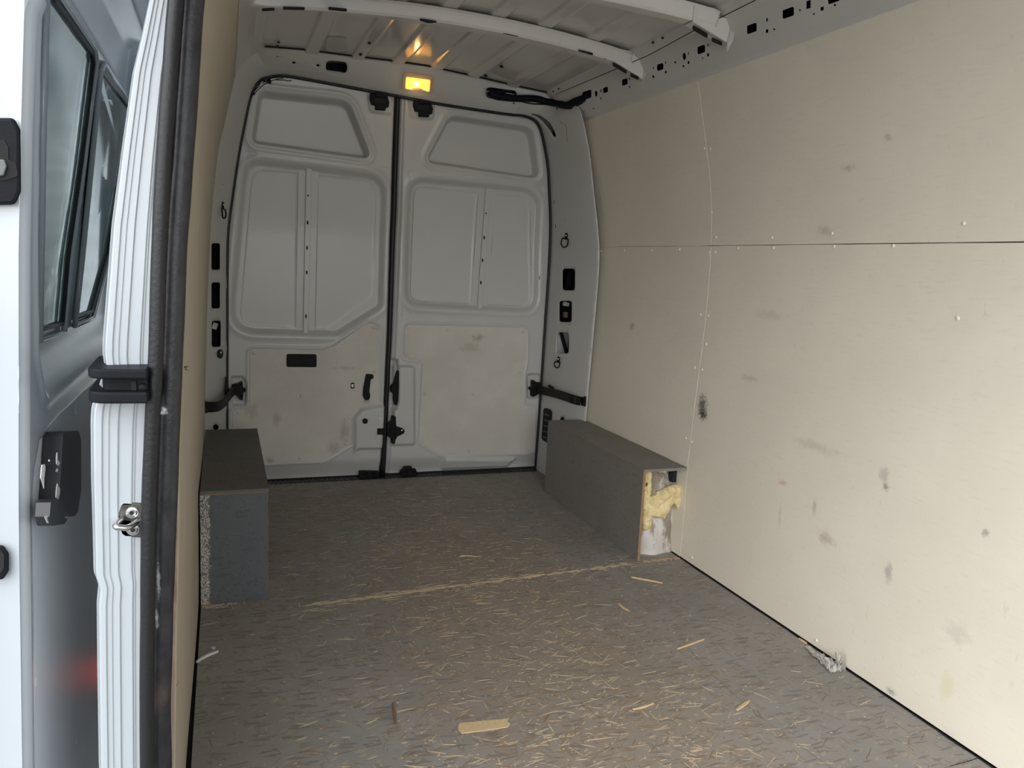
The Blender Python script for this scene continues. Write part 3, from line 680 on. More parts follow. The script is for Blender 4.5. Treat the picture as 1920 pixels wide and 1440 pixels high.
sl2 = [rect(1238, 27, 33, 6.5, 3, .2), rect(1278.5, 39.5, 10, 3.4, .4, .2)]
make_bow(bow2f, bow2r, sl2)
make_bow(lambda x: 1.60, lambda x: 1.665, [])
def bracket(ft, fb, rb, tab, yf, yr, slots):
    # pressed end bracket joining a bow to the rail: front flank, bottom face with slots, end tab
    FT = [at_y(p, yf) for p in ft]; FB = [at_y(p, yf+.012) for p in fb]; RB = [at_y(p, yr) for p in rb]
    bm = bmesh.new(); V = lambda P: [bm.verts.new(p) for p in P]
    a, b, c = V(FT), V(FB), V(RB); d = V([p+Vector((.01, .03, .06)) for p in RB])
    bm.faces.new(a+b[::-1]); bm.faces.new(b+c[::-1]); bm.faces.new(c+d[::-1]); bm.faces.new((a[-1], b[-1], c[-1], d[-1]))
    o = bm_obj('bow_bracket', bm, M['roofpaint'], ceiling); bevel(o, .005, 3, 25)
    t = V_ = None
    bm = bmesh.new(); T_ = [at_y(p, y) for p, y in tab]; q = [bm.verts.new(p) for p in T_]; bm.faces.new(q); tb_ = bm_obj('bracket_tab', bm, M['roofpaint'], o)
    m_ = tb_.modifiers.new('thickness', 'SOLIDIFY'); m_.thickness = .002; m_.offset = 0
    n_ = (FB[1]-FB[0]).cross(RB[0]-FB[0]).normalized()
    if n_.z > 0: n_ = -n_
    for sl in slots: slab('bracket_slot', sl, lambda q: (q-FB[0]).dot(n_), n_, .0010, M['dark'], o, 0, .0008)
    return o
y1f, y1r = bow1f(1.42), bow1r(1.42)
bracket([(1150, 89), (1185, 96), (1192, 106), (1210, 112)], [(1148, 112), (1206, 150)], [(1135, 119), (1197, 149)], [((1210, 112), y1f+.002), ((1215, 119), y1f-.01), ((1211, 143), y1f-.005), ((1203, 158), y1f+.02), ((1206, 150), y1f+.012)], y1f, y1r, [rect(1162, 127, 27, 7, 3.4, .60), rect(1190, 143, 16, 6.5, 3.2, .45)])
y2f, y2r = bow2f(1.42), bow2r(1.42)
bracket([(1302, 10), (1344, 19), (1350, 31), (1373, 38)], [(1299, 40), (1364, 80)], [(1281, 48), (1356, 87)], [((1373, 38), y2f+.002), ((1379, 45), y2f-.01), ((1375, 75), y2f-.005), ((1363, 97), y2f+.02), ((1364, 80), y2f+.012)], y2f, y2r, [rect(1313, 59, 28, 9, 4.2, .58), rect(1344.5, 77.5, 20, 7.5, 3.6, .44)])
# small holes in the roof panels
for (x, y, r) in ((951, 671, 8), (992, 651, 9), (1699, 297, 10), (1771, 262, 10)):
    c = k5(x, y); slab('drain_hole', ell(c[0], c[1], r/4, r/5, 10), gRoof, (0, 0, -1), .001, M['dark'], ceiling, 0, .010)
for (x, y, r) in ((570, 296, 11), (561, 325, 10), (1250, 303, 12), (1184, 390, 12)):
    slab('drain_hole', ell(380+x/4, y/4, r/4, r/5, 10), gRoof, (0, 0, -1), .001, M['dark'], ceiling, 0, .010)
for (x, y) in ((562, 480), (443, 550)): slab('drain_hole', ell(800+x/4, y/4, 4, 2.6, 10, .3), gRoof, (0, 0, -1), .001, M['dark'], ceiling, 0, .010)
slab('roof_patch', rect(631, 82, 40, 27, 9, .05), gRoof, (0, 0, -1), .001, M['greyseal'] if False else M['paint'], ceiling, 0, .002)

# ---- bulkhead behind the camera and the bodywork round the side doorway
wall_front = tag(box_obj('wall_front', (-.17, Y_FRONT-.03, -.09), (1.79, Y_FRONT, .55), M['paint']), 'white painted bulkhead frame open to the cab end', 'wall', kind='structure')
for lo, hi in (((-.17, .55), (.06, 2.06)), ((1.54, .55), (1.79, 2.06)), ((.06, 1.80), (1.54, 2.06))):  # unseen wall, its wide opening shaped to let the cab fill in
    box_obj('bulkhead_frame', (lo[0], Y_FRONT-.03, lo[1]), (hi[0], Y_FRONT, hi[1]), M['paint'], wall_front)
box_obj('door_header', (-.17, Y_FRONT, 1.80), (.02, 1.16, 2.04), M['paint'], wall_left)
box_obj('front_post', (-.17, Y_FRONT, -.09), (-.07, -.42, 1.82), M['paint'], wall_left)
box_obj('step_edge', (-.17, -.42, -.20), (-.09, 1.16, -.02), M['greyseal'], wall_left)
PL_PX = [(275, 0), (262, 60), (245, 130), (225, 270), (205, 420), (195, 550), (188, 640), (188, 668), (192, 690), (176, 745), (167, 765), (165, 790), (166, 900), (169, 1000), (171, 1082), (176, 1094), (180, 1106), (177, 1140), (178, 1250), (181, 1440)]
Y_P = 1.15
PL = sorted([(at_y(p, Y_P).z, at_y(p, Y_P).x) for p in PL_PX])
PL = [(-.2, PL[0][1]-.002)]+PL+[(1.60, PL[-1][1]+.045), (1.82, PL[-1][1]+.12)]
PR_PX = [(345, 0), (330, 150), (318, 300), (308, 480), (300, 650), (290, 800), (285, 960), (284, 1130), (284, 1440)]
PR = sorted([(at_y(p, Y_P+.01).z, at_y(p, Y_P+.01).x) for p in PR_PX])
PR = [(-.2, PR[0][1]-.006)]+PR+[(1.60, PR[-1][1]+.03), (1.82, PR[-1][1]+.08)]
def ribs(u, z):
    d = .020*sst((.10-u)/.10)                       # rounded outer corner
    k = 0
    for c, h in ((.20, .0022), (.30+k, .0014), (.44+k, .0024), (.66, .0020), (.70, .0012)):
        d = d+h*sst((u-c)/.016)
    return d
us = np.linspace(-.35, 1, 150); zs = np.concatenate([np.linspace(-.2, 1.82, 330)])
P = np.zeros((len(us), len(zs), 3))
for j, z in enumerate(zs):
    a, b = interp(z, PL), interp(z, PR)
    bend = 0
    for i, u in enumerate(us):
        if u < 0: P[i, j] = (a+.0005, Y_P+.020+(-u)*.5, z)
        else: P[i, j] = (a+(b-a)*u+bend*(1 if u < .6 else 0)*.5*sst(np.array(min(1, max(0, (u-.1)/.2)))).item(), Y_P+float(ribs(np.array(u), z)), z)
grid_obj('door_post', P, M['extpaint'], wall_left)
# outer side panel carrying on behind the post, dark inner cavity closed behind
vs = []; zz = np.linspace(-.2, 2.05, 40)
for z in zz: a = interp(z, PL); vs += [(a+.001, Y_P+.19, z), (a+.001, 3.98, z)]
mesh_obj('side_skin', vs, [(2*i, 2*i+1, 2*i+3, 2*i+2) for i in range(len(zz)-1)], M['extpaint'], wall_left)
vs = []
for z in zz: vs += [(interp(z, PR)+.004, Y_P+.03, z), (interp(z, PR)+.004, Y_P+.30, z)]
mesh_obj('post_liner', vs, [(2*i, 2*i+1, 2*i+3, 2*i+2) for i in range(len(zz)-1)], M['dark'], wall_left)
# steel flange between the seals and the lining, seen at the foot
bm = bmesh.new(); add_tube(bm, [at_y(p, 1.185) for p in [(322, 1440), (320, 1330), (319, 1250), (321, 1180)]], .0022, 6); bm_obj('flange_edge', bm, M['steel'], wall_left)

# ================================================================== REAR DOORS
GAP_L = [(741, 165), (741, 180), (734, 400), (727, 620), (720, 780), (713, 900)]
GAP_R = [(752, 165), (751, 180), (744, 400), (735, 620), (727, 780), (722, 900)]
gl_tab = sorted([(hit(p, gD).z, hit(p, gD).x) for p in GAP_L]); gr_tab = sorted([(hit(p, gD).z, hit(p, gD).x) for p in GAP_R])
def dpoly(pts): 
    out = []
    for p in pts: h = hit(p, gD); out.append((h.x, h.z))
    return out
def door_mesh(name, xa, xb, depth, mt):
    nu, nz = 185, 430; zs = np.linspace(.004, 1.93, nz); U = np.linspace(0, 1, nu)
    A = np.array([xa(z) for z in zs]); B = np.array([xb(z) for z in zs])
    X = A[None]+(B-A)[None]*U[:, None]; Z = np.repeat(zs[None], nu, 0); Y = np.array([yd(z) for z in zs])[None]+depth(X, Z)
    edge = sst((.008-np.minimum((X-A[None]), (B[None]-X)))/.008)*.012
    return grid_obj(name, np.stack([X, Y+edge, Z], -1), mt)
def press(X, Z, pxpoly, d, w, r=0):
    return d*sst(-sdpoly(X, Z, dpoly(pxpoly))/w)
def bead(X, Z, pxpoly, off, h, w): return -h*np.exp(-((sdpoly(X, Z, dpoly(pxpoly))-off)/w)**2)
c1 = lambda pts: zig((380, 0), 4, pts)
# door 1 (left leaf) outlines in photograph pixels
W1 = rp([(485, 169, 16), (655, 187, 34), (699, 300, 14), (470, 268, 16)], 14, 8)
M1 = rp([(456, 294, 38), (727, 327, 50), (719, 578, 22), (634, 631, 30), (425, 626, 55)], 30, 8)
BL1 = rp(zig((380, 300), 4.235, [(395, 70, 120), (757, 96, 2), (740, 1334, 2), (292, 1318, 130)]), 4, 7)
BR1 = rp(zig((380, 300), 4.235, [(918, 116, 2), (1382, 168, 110), (1350, 1082, 60), (990, 1342, 60), (893, 1342, 2)]), 4, 7)
LP1 = rp(zig((360, 600), 4.235, [(460, 228, 45), (1040, 238, 60), (1130, 205, 60), (1400, 22, 80), (1492, 50, 60), (1476, 655, 45), (1345, 690, 60), (1262, 780, 60), (1262, 985, 20), (1050, 1115, 50), (300, 1150, 20), (328, 712, 30), (457, 705, 30)]), 6, 6)
BOSS1 = rp(zig((360, 600), 4.235, [(1275, 770, 70), (1345, 695, 50), (1478, 668, 20), (1600, 660, 0), (1600, 1030, 0), (1320, 1035, 30), (1275, 1085, 20)]), 8, 5)
COV1 = rp(zig((360, 600), 4.235, [(1470, 770), (1600, 760), (1600, 990), (1475, 990), (1475, 935), (1452, 930), (1452, 850), (1472, 845)]), 3, 3)
HIN1 = rp(zig((360, 600), 4.235, [(300, 440), (410, 440), (445, 500), (440, 690), (300, 690)]), 8, 4)
T1a = rp(zig((380, 0), 4, [(310, 1130), (415, 1140), (410, 1160), (310, 1215)]), 3, 3); T1b = rp(zig((380, 0), 4, [(1310, 1243), (1388, 1255), (1385, 1320)]), 3, 3)
HB1 = rp(zig((680, 160), 12.8, [(60, 130), (760, 190), (790, 760), (150, 680)]), 10, 4)
def depth1(X, Z):
    d = np.zeros_like(X)
    d += press(X, Z, W1, .065, .020)+bead(X, Z, W1, .022, .004, .010)
    d += press(X, Z, M1, .020, .030)+bead(X, Z, M1, .012, .004, .014)
    d += press(X, Z, BL1, .0018, .004)+press(X, Z, BR1, .0018, .004)
    d += bead(X, Z, LP1, .010, .004, .006)
    d += press(X, Z, BOSS1, -.020, .020)+press(X, Z, COV1, -.003, .004)
    d += press(X, Z, HIN1, .016, .016)+press(X, Z, T1a, .002, .004)+press(X, Z, T1b, .002, .004)+press(X, Z, HB1, .008, .018)
    d += .030*sst((.105-Z)/.10)*sst((X-.02)/.05)
    return d
XA1 = lambda z: float(np.interp(z, [0, .6, 1.25, 1.5, 1.93], [-.03, -.02, -.005, .03, .09]))
door_1 = door_mesh('door_1', XA1, lambda z: interp(z, gl_tab)-.001, depth1, M['paint'])
tag(door_1, 'closed white rear door leaf with recessed pull handle and cut-off hardboard corner', 'door', kind='structure')
W2 = rp([(843, 214, 24), (1001, 238, 26), (1013, 337, 16), (796, 305, 16)], 14, 8)
M2 = rp([(764, 329, 36), (1017, 353, 46), (1009, 588, 34), (756, 575, 34)], 30, 8)
BL2 = rp(zig((720, 300), 4.235, [(240, 205, 80), (748, 253, 2), (690, 1142, 2), (205, 1118, 90)]), 4, 7)
BR2 = rp(zig((720, 300), 4.235, [(887, 268, 2), (1160, 295, 110), (1172, 1160, 90), (820, 1150, 2)]), 4, 7)
LP2 = rp(zig((680, 600), 4.236, [(335, 38, 40), (1300, 62, 50), (1296, 330, 30), (1276, 420, 20), (1268, 672, 20), (1354, 688, 24), (1352, 1052, 50), (635, 1068, 60), (446, 965, 30), (474, 335, 60), (420, 308, 40), (326, 300, 30)]), 8, 6)
BOSS2 = rp(zig((680, 600), 4.236, [(225, 350, 0), (330, 350, 30), (420, 350, 40), (425, 1000, 40), (225, 1005, 20)]), 8, 5)
POC2 = rp(zig((680, 600), 4.236, [(215, 300), (290, 310), (290, 660), (268, 715), (215, 725)]), 5, 4)
HIN2 = rp(zig((680, 600), 4.236, [(1300, 420), (1420, 420), (1450, 620), (1300, 640)]), 8, 4)
SIL2 = rp(zig((680, 600), 4.236, [(640, 1075), (1260, 1080), (1165, 1195), (600, 1220)]), 12, 4)
T2a = rp(zig((720, 300), 4.235, [(190, 75), (290, 100), (200, 172)]), 3, 3); T2b = rp(zig((720, 300), 4.235, [(1195, 195), (1268, 210), (1266, 278)]), 3, 3); T2c = rp(zig((720, 300), 4.235, [(140, 1160), (165, 1165), (235, 1245), (138, 1250)]), 3, 3)
HB2 = rp(zig((680, 160), 12.8, [(1040, 250), (1745, 330), (1750, 870), (1120, 800)]), 10, 4)
def depth2(X, Z):
    d = np.zeros_like(X)
    d += press(X, Z, W2, .060, .020)+bead(X, Z, W2, .022, .004, .010)
    d += press(X, Z, M2, .020, .030)+bead(X, Z, M2, .012, .004, .014)
    d += press(X, Z, BL2, .0018, .004)+press(X, Z, BR2, .0018, .004)
    d += bead(X, Z, LP2, .010, .004, .006)
    d += press(X, Z, BOSS2, -.022, .020)+press(X, Z, POC2, .030, .014)
    d += press(X, Z, HIN2, .018, .018)+press(X, Z, T2a, .002, .004)+press(X, Z, T2b, .002, .004)+press(X, Z, T2c, .002, .004)+press(X, Z, HB2, .008, .018)
    d += .034*sst((.100-Z)/.09)-press(X, Z, SIL2, .022, .030)
    gx = np.array([interp(z, gr_tab) for z in Z[0]])[None]
    d += .010*sst((gx+.024-X)/.006)
    return d
XB2 = lambda z: float(np.interp(z, [0, .6, 1.25, 1.5, 1.93], [1.63, 1.645, 1.645, 1.62, 1.56]))
door_2 = door_mesh('door_2', lambda z: interp(z, gr_tab)+.002, XB2, depth2, M['paint'])
tag(door_2, 'closed white rear door leaf with square hardboard panel and lock beside it', 'door', kind='structure')
for dobj, W_ in ((door_1, W1), (door_2, W2)): pass
bm = bmesh.new(); add_tube(bm, [Vector(((interp(z, gl_tab)+interp(z, gr_tab))/2, yd(z)+.006, z)) for z in np.linspace(0, 1.93, 40)], .0125, 8)
bm_obj('centre_seal', bm, M['rubber'], door_1, True)
box_obj('lock_void', (.70, 3.956, 0), (.86, 3.962, 1.93), M['dark'], door_1)
# hardboard panels with plastic rivets
OUT = (0, -1, 0)
def gDo(off): return lambda q: q.y-(yd(q.z)-off)
def rivets(pts, parent, r=.0085):
    bm = bmesh.new(); add_dome(bm, (0, 0, 0), (0, -1, 0), r, .0042, 12); me = bpy.data.meshes.new('rivet'); bm.to_mesh(me); bm.free(); me.materials.append(M['hard'])
    me.polygons.foreach_set('use_smooth', [True]*len(me.polygons))
    for p in pts: o = new_obj('rivet', me, None, parent); o.location = hit(p, gDo(.0032))
hb1 = slab('lower_panel', LP1, gD, OUT, .0035, M['hard'], door_1, .0012)
rivets(zig((360, 600), 4.235, [(497, 262), (1137, 243), (1440, 60), (1472, 68), (1450, 410), (870, 600), (367, 733), (1247, 770), (1225, 985), (858, 1095)]), hb1)
hb2 = slab('lower_panel', LP2, gD, OUT, .0035, M['hard'], door_2, .0012)
rivets(zig((680, 600), 4.236, [(365, 70), (675, 75), (978, 85), (1270, 97), (355, 275), (1255, 423), (875, 585), (493, 587), (1327, 700), (480, 960), (848, 1040), (1303, 1025)]), hb2)
slab('plug', ell(360+1440/4.235, 600+124/4.235, 6.8, 7.2, 20), gDo(.003), OUT, .003, M['hard'], hb1, .001)
# stiffening rails with slots
def dens(pts, n=14):
    return [(lerp(a[0], b[0], k/n), lerp(a[1], b[1], k/n)) for a, b in zip(pts, pts[1:]+pts[:1]) for k in range(n)]
def rail(parent, fl, top, slots):
    fl, top = dens(fl), dens(top)
    f = slab('rail_flange', fl, gDo(-.0195), OUT, .0012, M['paint'], parent, .0006)
    r = slab('stiffening_rail', top, gDo(-.0185), OUT, .012, M['paint'], parent, .002)
    for s in slots: slab('slot', s, gDo(-.0064), OUT, .0006, M['dark'], r, 0)
z7 = lambda pts: zig((380, 300), 4.235, pts); z8 = lambda pts: zig((720, 300), 4.235, pts)
rail(door_1, z7([(760, 60), (920, 76), (888, 1378), (740, 1372)]), z7([(820, 66), (864, 72), (840, 1376), (796, 1374)]),
     [ell(*z7([(837, 283)])[0], 1.7, 1.7, 10)]+[rect(*z7([p])[0], 3, 7, 1.4) for p in ((833, 497), (829, 697), (826, 893), (820, 1240))])
rail(door_2, z8([(752, 222), (890, 236), (820, 1178), (690, 1172)]), z8([(803, 226), (844, 230), (776, 1180), (737, 1178)]),
     [ell(*z8([(809, 423)])[0], 1.6, 1.6, 10)]+[rect(*z8([p])[0], 2.8, 6.6, 1.3) for p in ((795, 616), (782, 796), (769, 974))])
for par, polys in ((door_1, (BL1, BR1)), (door_2, (BL2, BR2))):      # thin lap lines where the skin panels meet the inner frame
    for pg in polys:
        q = dens([p[:2] for p in pg], 3); bm = bmesh.new(); P = [hit(p, gDo(-.0206)) for p in q]; add_tube(bm, P+P[:1], .00075, 4, False); bm_obj('lap_line', bm, M['greyseal'], par)
# pull handle recess
ph = slab('pull_recess', rect(565.3, 676, 56.5, 24.5, 4, .01), gDo(.0034), OUT, .004, M['black'], door_1, .0015)
slab('finger_well', rect(565.3, 676, 46, 15, 2, .01), gDo(.0075), OUT, .0004, M['dark'], ph, 0)
slab('finger_lip', rect(565, 671.5, 45, 4.5, 1, .01), gDo(.0078), OUT, .003, M['black'], ph, .001)
# latch lever of the left leaf
lv = slab('latch_lever', rp(zig((360, 600), 4.235, [(1380, 426), (1438, 430), (1436, 462), (1416, 466), (1404, 560), (1412, 600), (1402, 630), (1372, 634), (1354, 600), (1358, 540)]), 3, 4), gDo(.0034), OUT, .020, M['black'], door_1, .004)
slab('lever_slot', rect(661, 723, 7, 11, 2), gDo(.0034), OUT, .003, M['black'], door_1, .001); slab('slot_face', rect(661, 723, 4, 6, 1), gDo(.0068), OUT, .0006, M['steel'], door_1, 0)
slab('inspection_hole', ell(684.5, 789.5, 5.4, 5.4, 16), gDo(.0203), OUT, .0008, M['dark'], door_1, 0)
slab('lock_plate', rect(713, 809, 12, 12, 1), gDo(.023), OUT, .003, M['blackmetal'], door_1, .001)
bt = slab('lock_bolt', rect(720, 808, 14, 5, 1), gDo(.020), OUT, .008, M['blackmetal'], door_1, .001)
# lock hardware of the right leaf (crop origin 680,680 scale 6.26)
z6 = lambda pts: zig((680, 680), 6.26, pts)
slab('release_lever', rp(z6([(392, 92), (412, 85), (418, 110), (416, 300), (406, 440), (388, 498), (362, 485), (350, 420), (352, 360), (322, 335), (322, 270), (352, 240)]), 3, 4), gDo(-.004), OUT, .022, M['black'], door_2, .003)
lk = slab('door_lock', rp(z6([(334, 612), (384, 626), (388, 740), (470, 768), (488, 795), (478, 825), (400, 862), (378, 905), (372, 955), (328, 935), (326, 885), (280, 850), (276, 715), (330, 672)]), 2.5, 4), gDo(.0203), OUT, .016, M['blackmetal'], door_2, .003)
slab('lock_cover', rp(z6([(335, 730), (382, 690), (384, 880), (345, 880), (315, 850)]), 2, 3), gDo(.036), OUT, .007, M['black'], lk, .002)
bmv = bmesh.new(); add_dome(bmv, hit(z6([(460, 797)])[0], gDo(.036)), (0, -1, 0), .007, .004, 10); bm_obj('lock_screw', bmv, M['steel'], lk, True)
# foot latches
def foot(parent, px, outline):
    f = slab('foot_latch', outline, gDo(.004), OUT, .014, M['blackmetal'], parent, .002)
    for p in px: b = bmesh.new(); add_dome(b, hit(p, gDo(.018)), (0, -1, 0), .0095, .004, 10); bm_obj('bolt', b, M['black'], f, True)
    return f
f1 = foot(door_1, z6([(15, 1295), (135, 1300)]), rp(z6([(-45, 1262), (178, 1264), (190, 1285), (184, 1345), (160, 1378), (-40, 1380), (-50, 1300)]), 3, 3))
slab('striker_tab', rect(*z6([(78, 1325)])[0], 8, 12, 1), gDo(.018), OUT, .012, M['blackmetal'], f1, .0015)
f2 = foot(door_2, z6([(455, 1275), (600, 1268)]), rp(z6([(472, 1215), (572, 1206), (574, 1238), (615, 1236), (640, 1300), (632, 1350), (470, 1352), (440, 1310), (436, 1262), (470, 1246)]), 3, 3))
slab('striker_tab', rect(*z6([(548, 1310)])[0], 10, 15, 1), gDo(.018), OUT, .014, M['blackmetal'], f2, .0015)
# top catches under the header (crop origin 680,160 scale 12.8)
zc = lambda pts: zig((680, 160), 12.8, pts)
def catch(parent, dx, dy):
    sh = lambda pts: zc([(x+dx, y+dy) for x, y in pts])
    t = slab('top_catch', rp(sh([(170, 215), (300, 190), (500, 215), (580, 290), (625, 420), (605, 545), (540, 545), (535, 618), (290, 600), (290, 490), (205, 480), (160, 340)]), 1.6, 3), gDo(-.006), OUT, .022, M['black'], parent, .003)
    slab('catch_arm', rp(sh([(310, 110), (585, 135), (585, 290), (300, 280)]), 1, 3), gDo(.014), OUT, .014, M['black'], t, .002)
    slab('catch_foot', rp(sh([(185, 55), (770, 128), (765, 165), (640, 172), (590, 150), (300, 120), (190, 85)]), 1.4, 3), gDo(.030), OUT, .004, M['blackmetal'], t, .001)
    slab('catch_key', rect(*sh([(410, 380)])[0], 22, 10, 1, .1), gDo(.016), OUT, .004, M['blackmetal'], t, .001)
catch(door_1, 0, 0); catch(door_2, 1040, 160)
# hinge brackets and check straps
def strap(path, hpx, name, parent):
    P = smooth_path([at_y(p, y) for p, y in path], 6); n = len(P); vs = []; hz = hpx
    for i, p in enumerate(P):
        t = (P[min(i+1, n-1)]-P[max(i-1, 0)]); t.z = 0; t.normalize(); s = Vector((-t.y, t.x, 0))*.003
        vs += [p+s+Vector((0, 0, hz)), p-s+Vector((0, 0, hz)), p-s-Vector((0, 0, hz)), p+s-Vector((0, 0, hz))]
    fs = []
    for i in range(n-1):
        for k in range(4): fs.append((4*i+k, 4*i+(k+1) % 4, 4*i+4+(k+1) % 4, 4*i+4+k))
    fs += [(3, 2, 1, 0), tuple(4*(n-1)+k for k in range(4))]
    o = mesh_obj(name, vs, fs, M['blackmetal'], parent); bevel(o, .0012, 2)
    # folded rims, top and bottom
    for sg in (1, -1):
        b = bmesh.new(); add_tube(b, [p+Vector((0, 0, sg*hz)) for p in P], .0042, 6); bm_obj('strap_rim', b, M['blackmetal'], o)
    e = P[-1]; b = bmesh.new(); add_box(b, e, (.010, .014, hz*2+.012)); bevel(bm_obj('strap_end', b, M['blackmetal'], o), .002)
    return o
z12 = lambda pts: zig((980, 680), 8, pts)
h2 = slab('hinge_bracket', rp(z12([(120, 255), (150, 255), (180, 285), (250, 290), (262, 305), (262, 470), (205, 460), (170, 490), (130, 502), (106, 490), (110, 420), (86, 395), (90, 360), (115, 355)]), 1.2, 3), gDo(-.010), OUT, .026, M['blackmetal'], door_2, .002)
for p in z12([(100, 378), (128, 430), (135, 305), (160, 478)]): b = bmesh.new(); add_dome(b, hit(p, gDo(.016)), (0, -1, 0), .006, .004, 8); bm_obj('bolt', b, M['black'], h2, True)
def off_frame(px, d):
    q = frame_pt(*f_inv(px)); return (px, q.y-d)
strap([((1008, 729.5), 3.835), ((1020, 733), 3.79), off_frame((1040, 737.5), .05), off_frame((1060, 743.5), .05), off_frame((1074, 748.5), .05), ((1088, 752), 3.47), ((1096.5, 752.5), 3.425)], .0185, 'check_strap', door_2)
slab('hinge_stub', rp(z12([(378, 320), (470, 370), (468, 405), (440, 400), (380, 360)]), 1, 3), lambda q: q.y-off_frame((1035, 726), .004)[1], OUT, .02, M['blackmetal'], door_2, .002)
h1 = slab('hinge_bracket', rp(zig((360, 600), 4.235, [(318, 508), (358, 500), (400, 480), (406, 535), (426, 540), (424, 562), (408, 570), (402, 632), (380, 628), (350, 590), (318, 580)]), 1.4, 3), gDo(-.010), OUT, .026, M['blackmetal'], door_1, .002)
for p in zig((360, 600), 4.235, [(415, 551), (388, 510), (392, 605)]): b = bmesh.new(); add_dome(b, hit(p, gDo(.016)), (0, -1, 0), .006, .004, 8); bm_obj('bolt', b, M['black'], h1, True)
strap([((441, 731), 3.845), ((434, 737), 3.79), ((427, 746), 3.70), ((420, 755), 3.62), ((410, 761.5), 3.55), ((400, 763), 3.51), ((387, 763.5), 3.475)], .0185, 'check_strap', door_1)
slab('hinge_stub', rp(zig((360, 600), 4.235, [(262, 450), (272, 450), (272, 530), (298, 540), (296, 575), (262, 605), (258, 560)]), 1, 3), lambda q: q.y-3.80, OUT, .02, M['blackmetal'], door_1, .002)
slab('edge_plug', ell(1013, 521, 2.6, 5, 14), gD, OUT, .003, M['greyseal'], door_2, .001)

# ================================================================== THINGS ON THE REAR FRAME
def fdir(p, off): 
    q = frame_pt(*f_inv(p)); w = (Vector((.8, 3.3, 1.0))-q).normalized(); return q+w*off
# lit courtesy lamp
lc = fdir((783, 153), .004); lamp = empty('ceiling_lamp', lc)
tag(lamp, 'lit amber interior lamp on the white header above the rear doors', 'lamp')
gF = None
def fslab(name, pts, lift, thick, m, parent, bev=.001):
    P = [fdir(p, lift) for p in pts]; c = sum(P, Vector())/len(P); nrm = (Vector((.8, 3.3, 1.0))-c).normalized()
    e1 = (fdir((pts[0][0]+3, pts[0][1]), lift)-P[0]); e2 = fdir((pts[0][0], pts[0][1]-3), lift)-P[0]; nrm = e1.cross(e2).normalized()
    if nrm.dot(EYE-c) < 0: nrm = -nrm
    bm = bmesh.new(); a = [bm.verts.new(p) for p in P]; b = [bm.verts.new(p+nrm*thick) for p in P]; n = len(P)
    for t in tessellate_polygon([[Vector((p[0], p[1], 0)) for p in pts]]):
        bm.faces.new([a[i] for i in t]); bm.faces.new([b[i] for i in t[::-1]])
    for i in range(n): bm.faces.new((a[i], a[(i+1) % n], b[(i+1) % n], b[i]))
    bmesh.ops.recalc_face_normals(bm, faces=bm.faces); bmesh.ops.dissolve_limit(bm, angle_limit=.03, verts=bm.verts[:], edges=bm.edges[:])
    o = bm_obj(name, bm, m)
    if bev: bevel(o, bev, 2, 40)
    if parent is not None: adopt(o, parent)
    return o
zl = lambda pts: zig((380, 0), 4, pts)
fslab('lamp_frame', rp(zl([(1505, 536), (1735, 566), (1722, 694), (1492, 662)]), 5, 5), .0, .010, M['lens'], lamp, .003)
fslab('diffuser', rp(zl([(1524, 560), (1708, 584), (1700, 676), (1660, 660), (1625, 642), (1590, 642), (1560, 654), (1518, 650)]), 3, 4), .0106, .003, M['glow'], lamp, .001)
b = bmesh.new(); bmesh.ops.create_uvsphere(b, u_segments=12, v_segments=8, radius=.0075, matrix=Matrix.Translation(fdir((781.5, 152), .0165))); adopt(bm_obj('bulb', b, M['bulb'], None, True), lamp)
b = bmesh.new(); add_box(b, fdir((783, 163), .014), (.03, .004, .004)); adopt(bm_obj('switch', b, M['greyseal']), lamp)
pl = bpy.data.lights.new('lamp_light', 'POINT'); pl.energy = .07; pl.color = (1, .60, .22); pl.shadow_soft_size = .012
plo = bpy.data.objects.new('lamp_light', pl); C.objects.link(plo); plo.location = fdir((781, 152), .040); adopt(plo, lamp)
# corrugated cable loom from the header hole to the roof rail hole
loom = empty('cable_loom', fdir((1000, 188), .012)); tag(loom, 'black corrugated cable loom tied across the header to the roof rail corner', 'cable')
zk = lambda pts: zig((900, 150), 8.727, pts)
path = [fdir(p, o) for p, o in zip(zk([(150, 205), (260, 225), (420, 240), (600, 262), (800, 262), (960, 275), (1120, 320), (1300, 348), (1460, 372)]), (-.012, .010, .016, .016, .016, .016, .016, .016, .018))]
path += [rfn(*r_inv(zk([(1620, 345)])[0]))+Vector((-.018, 0, -.004)), rfn(*r_inv(zk([(1745, 275)])[0]))+Vector((.025, 0, .01))]
P = smooth_path(path, 26); rr = [.0160+.0016*math.sin(i*2.2)+.004*max(0, 1-i/70) for i in range(len(P))]
b = bmesh.new(); add_tube(b, P, rr, 10); adopt(bm_obj('conduit', b, M['black'], None, True), loom)
b = bmesh.new(); add_tube(b, smooth_path([fdir(p, o) for p, o in zip(zk([(200, 262), (560, 305), (690, 335), (850, 375), (1050, 385), (1250, 385), (1370, 400), (1470, 440)]), (.006, .014, .008, .006, .006, .010, .012, .012))]+[rfn(*r_inv(zk([(1575, 440)])[0]))+Vector((-.006, 0, 0)), rfn(*r_inv(zk([(1690, 375)])[0]))+Vector((-.004, 0, 0))], 8), .0032, 7); adopt(bm_obj('thin_cable', b, M['black'], None, True), loom)
b = bmesh.new()
for q in ((200, 190), (250, 180)): add_tube(b, [fdir(zk([q])[0], .004), fdir(zk([(q[0]+60, q[1]-30)])[0], .014), fdir(zk([(q[0]+170, q[1]+20)])[0], .012)], .007, 8)
adopt(bm_obj('wire_loop', b, M['black'], None, True), loom)
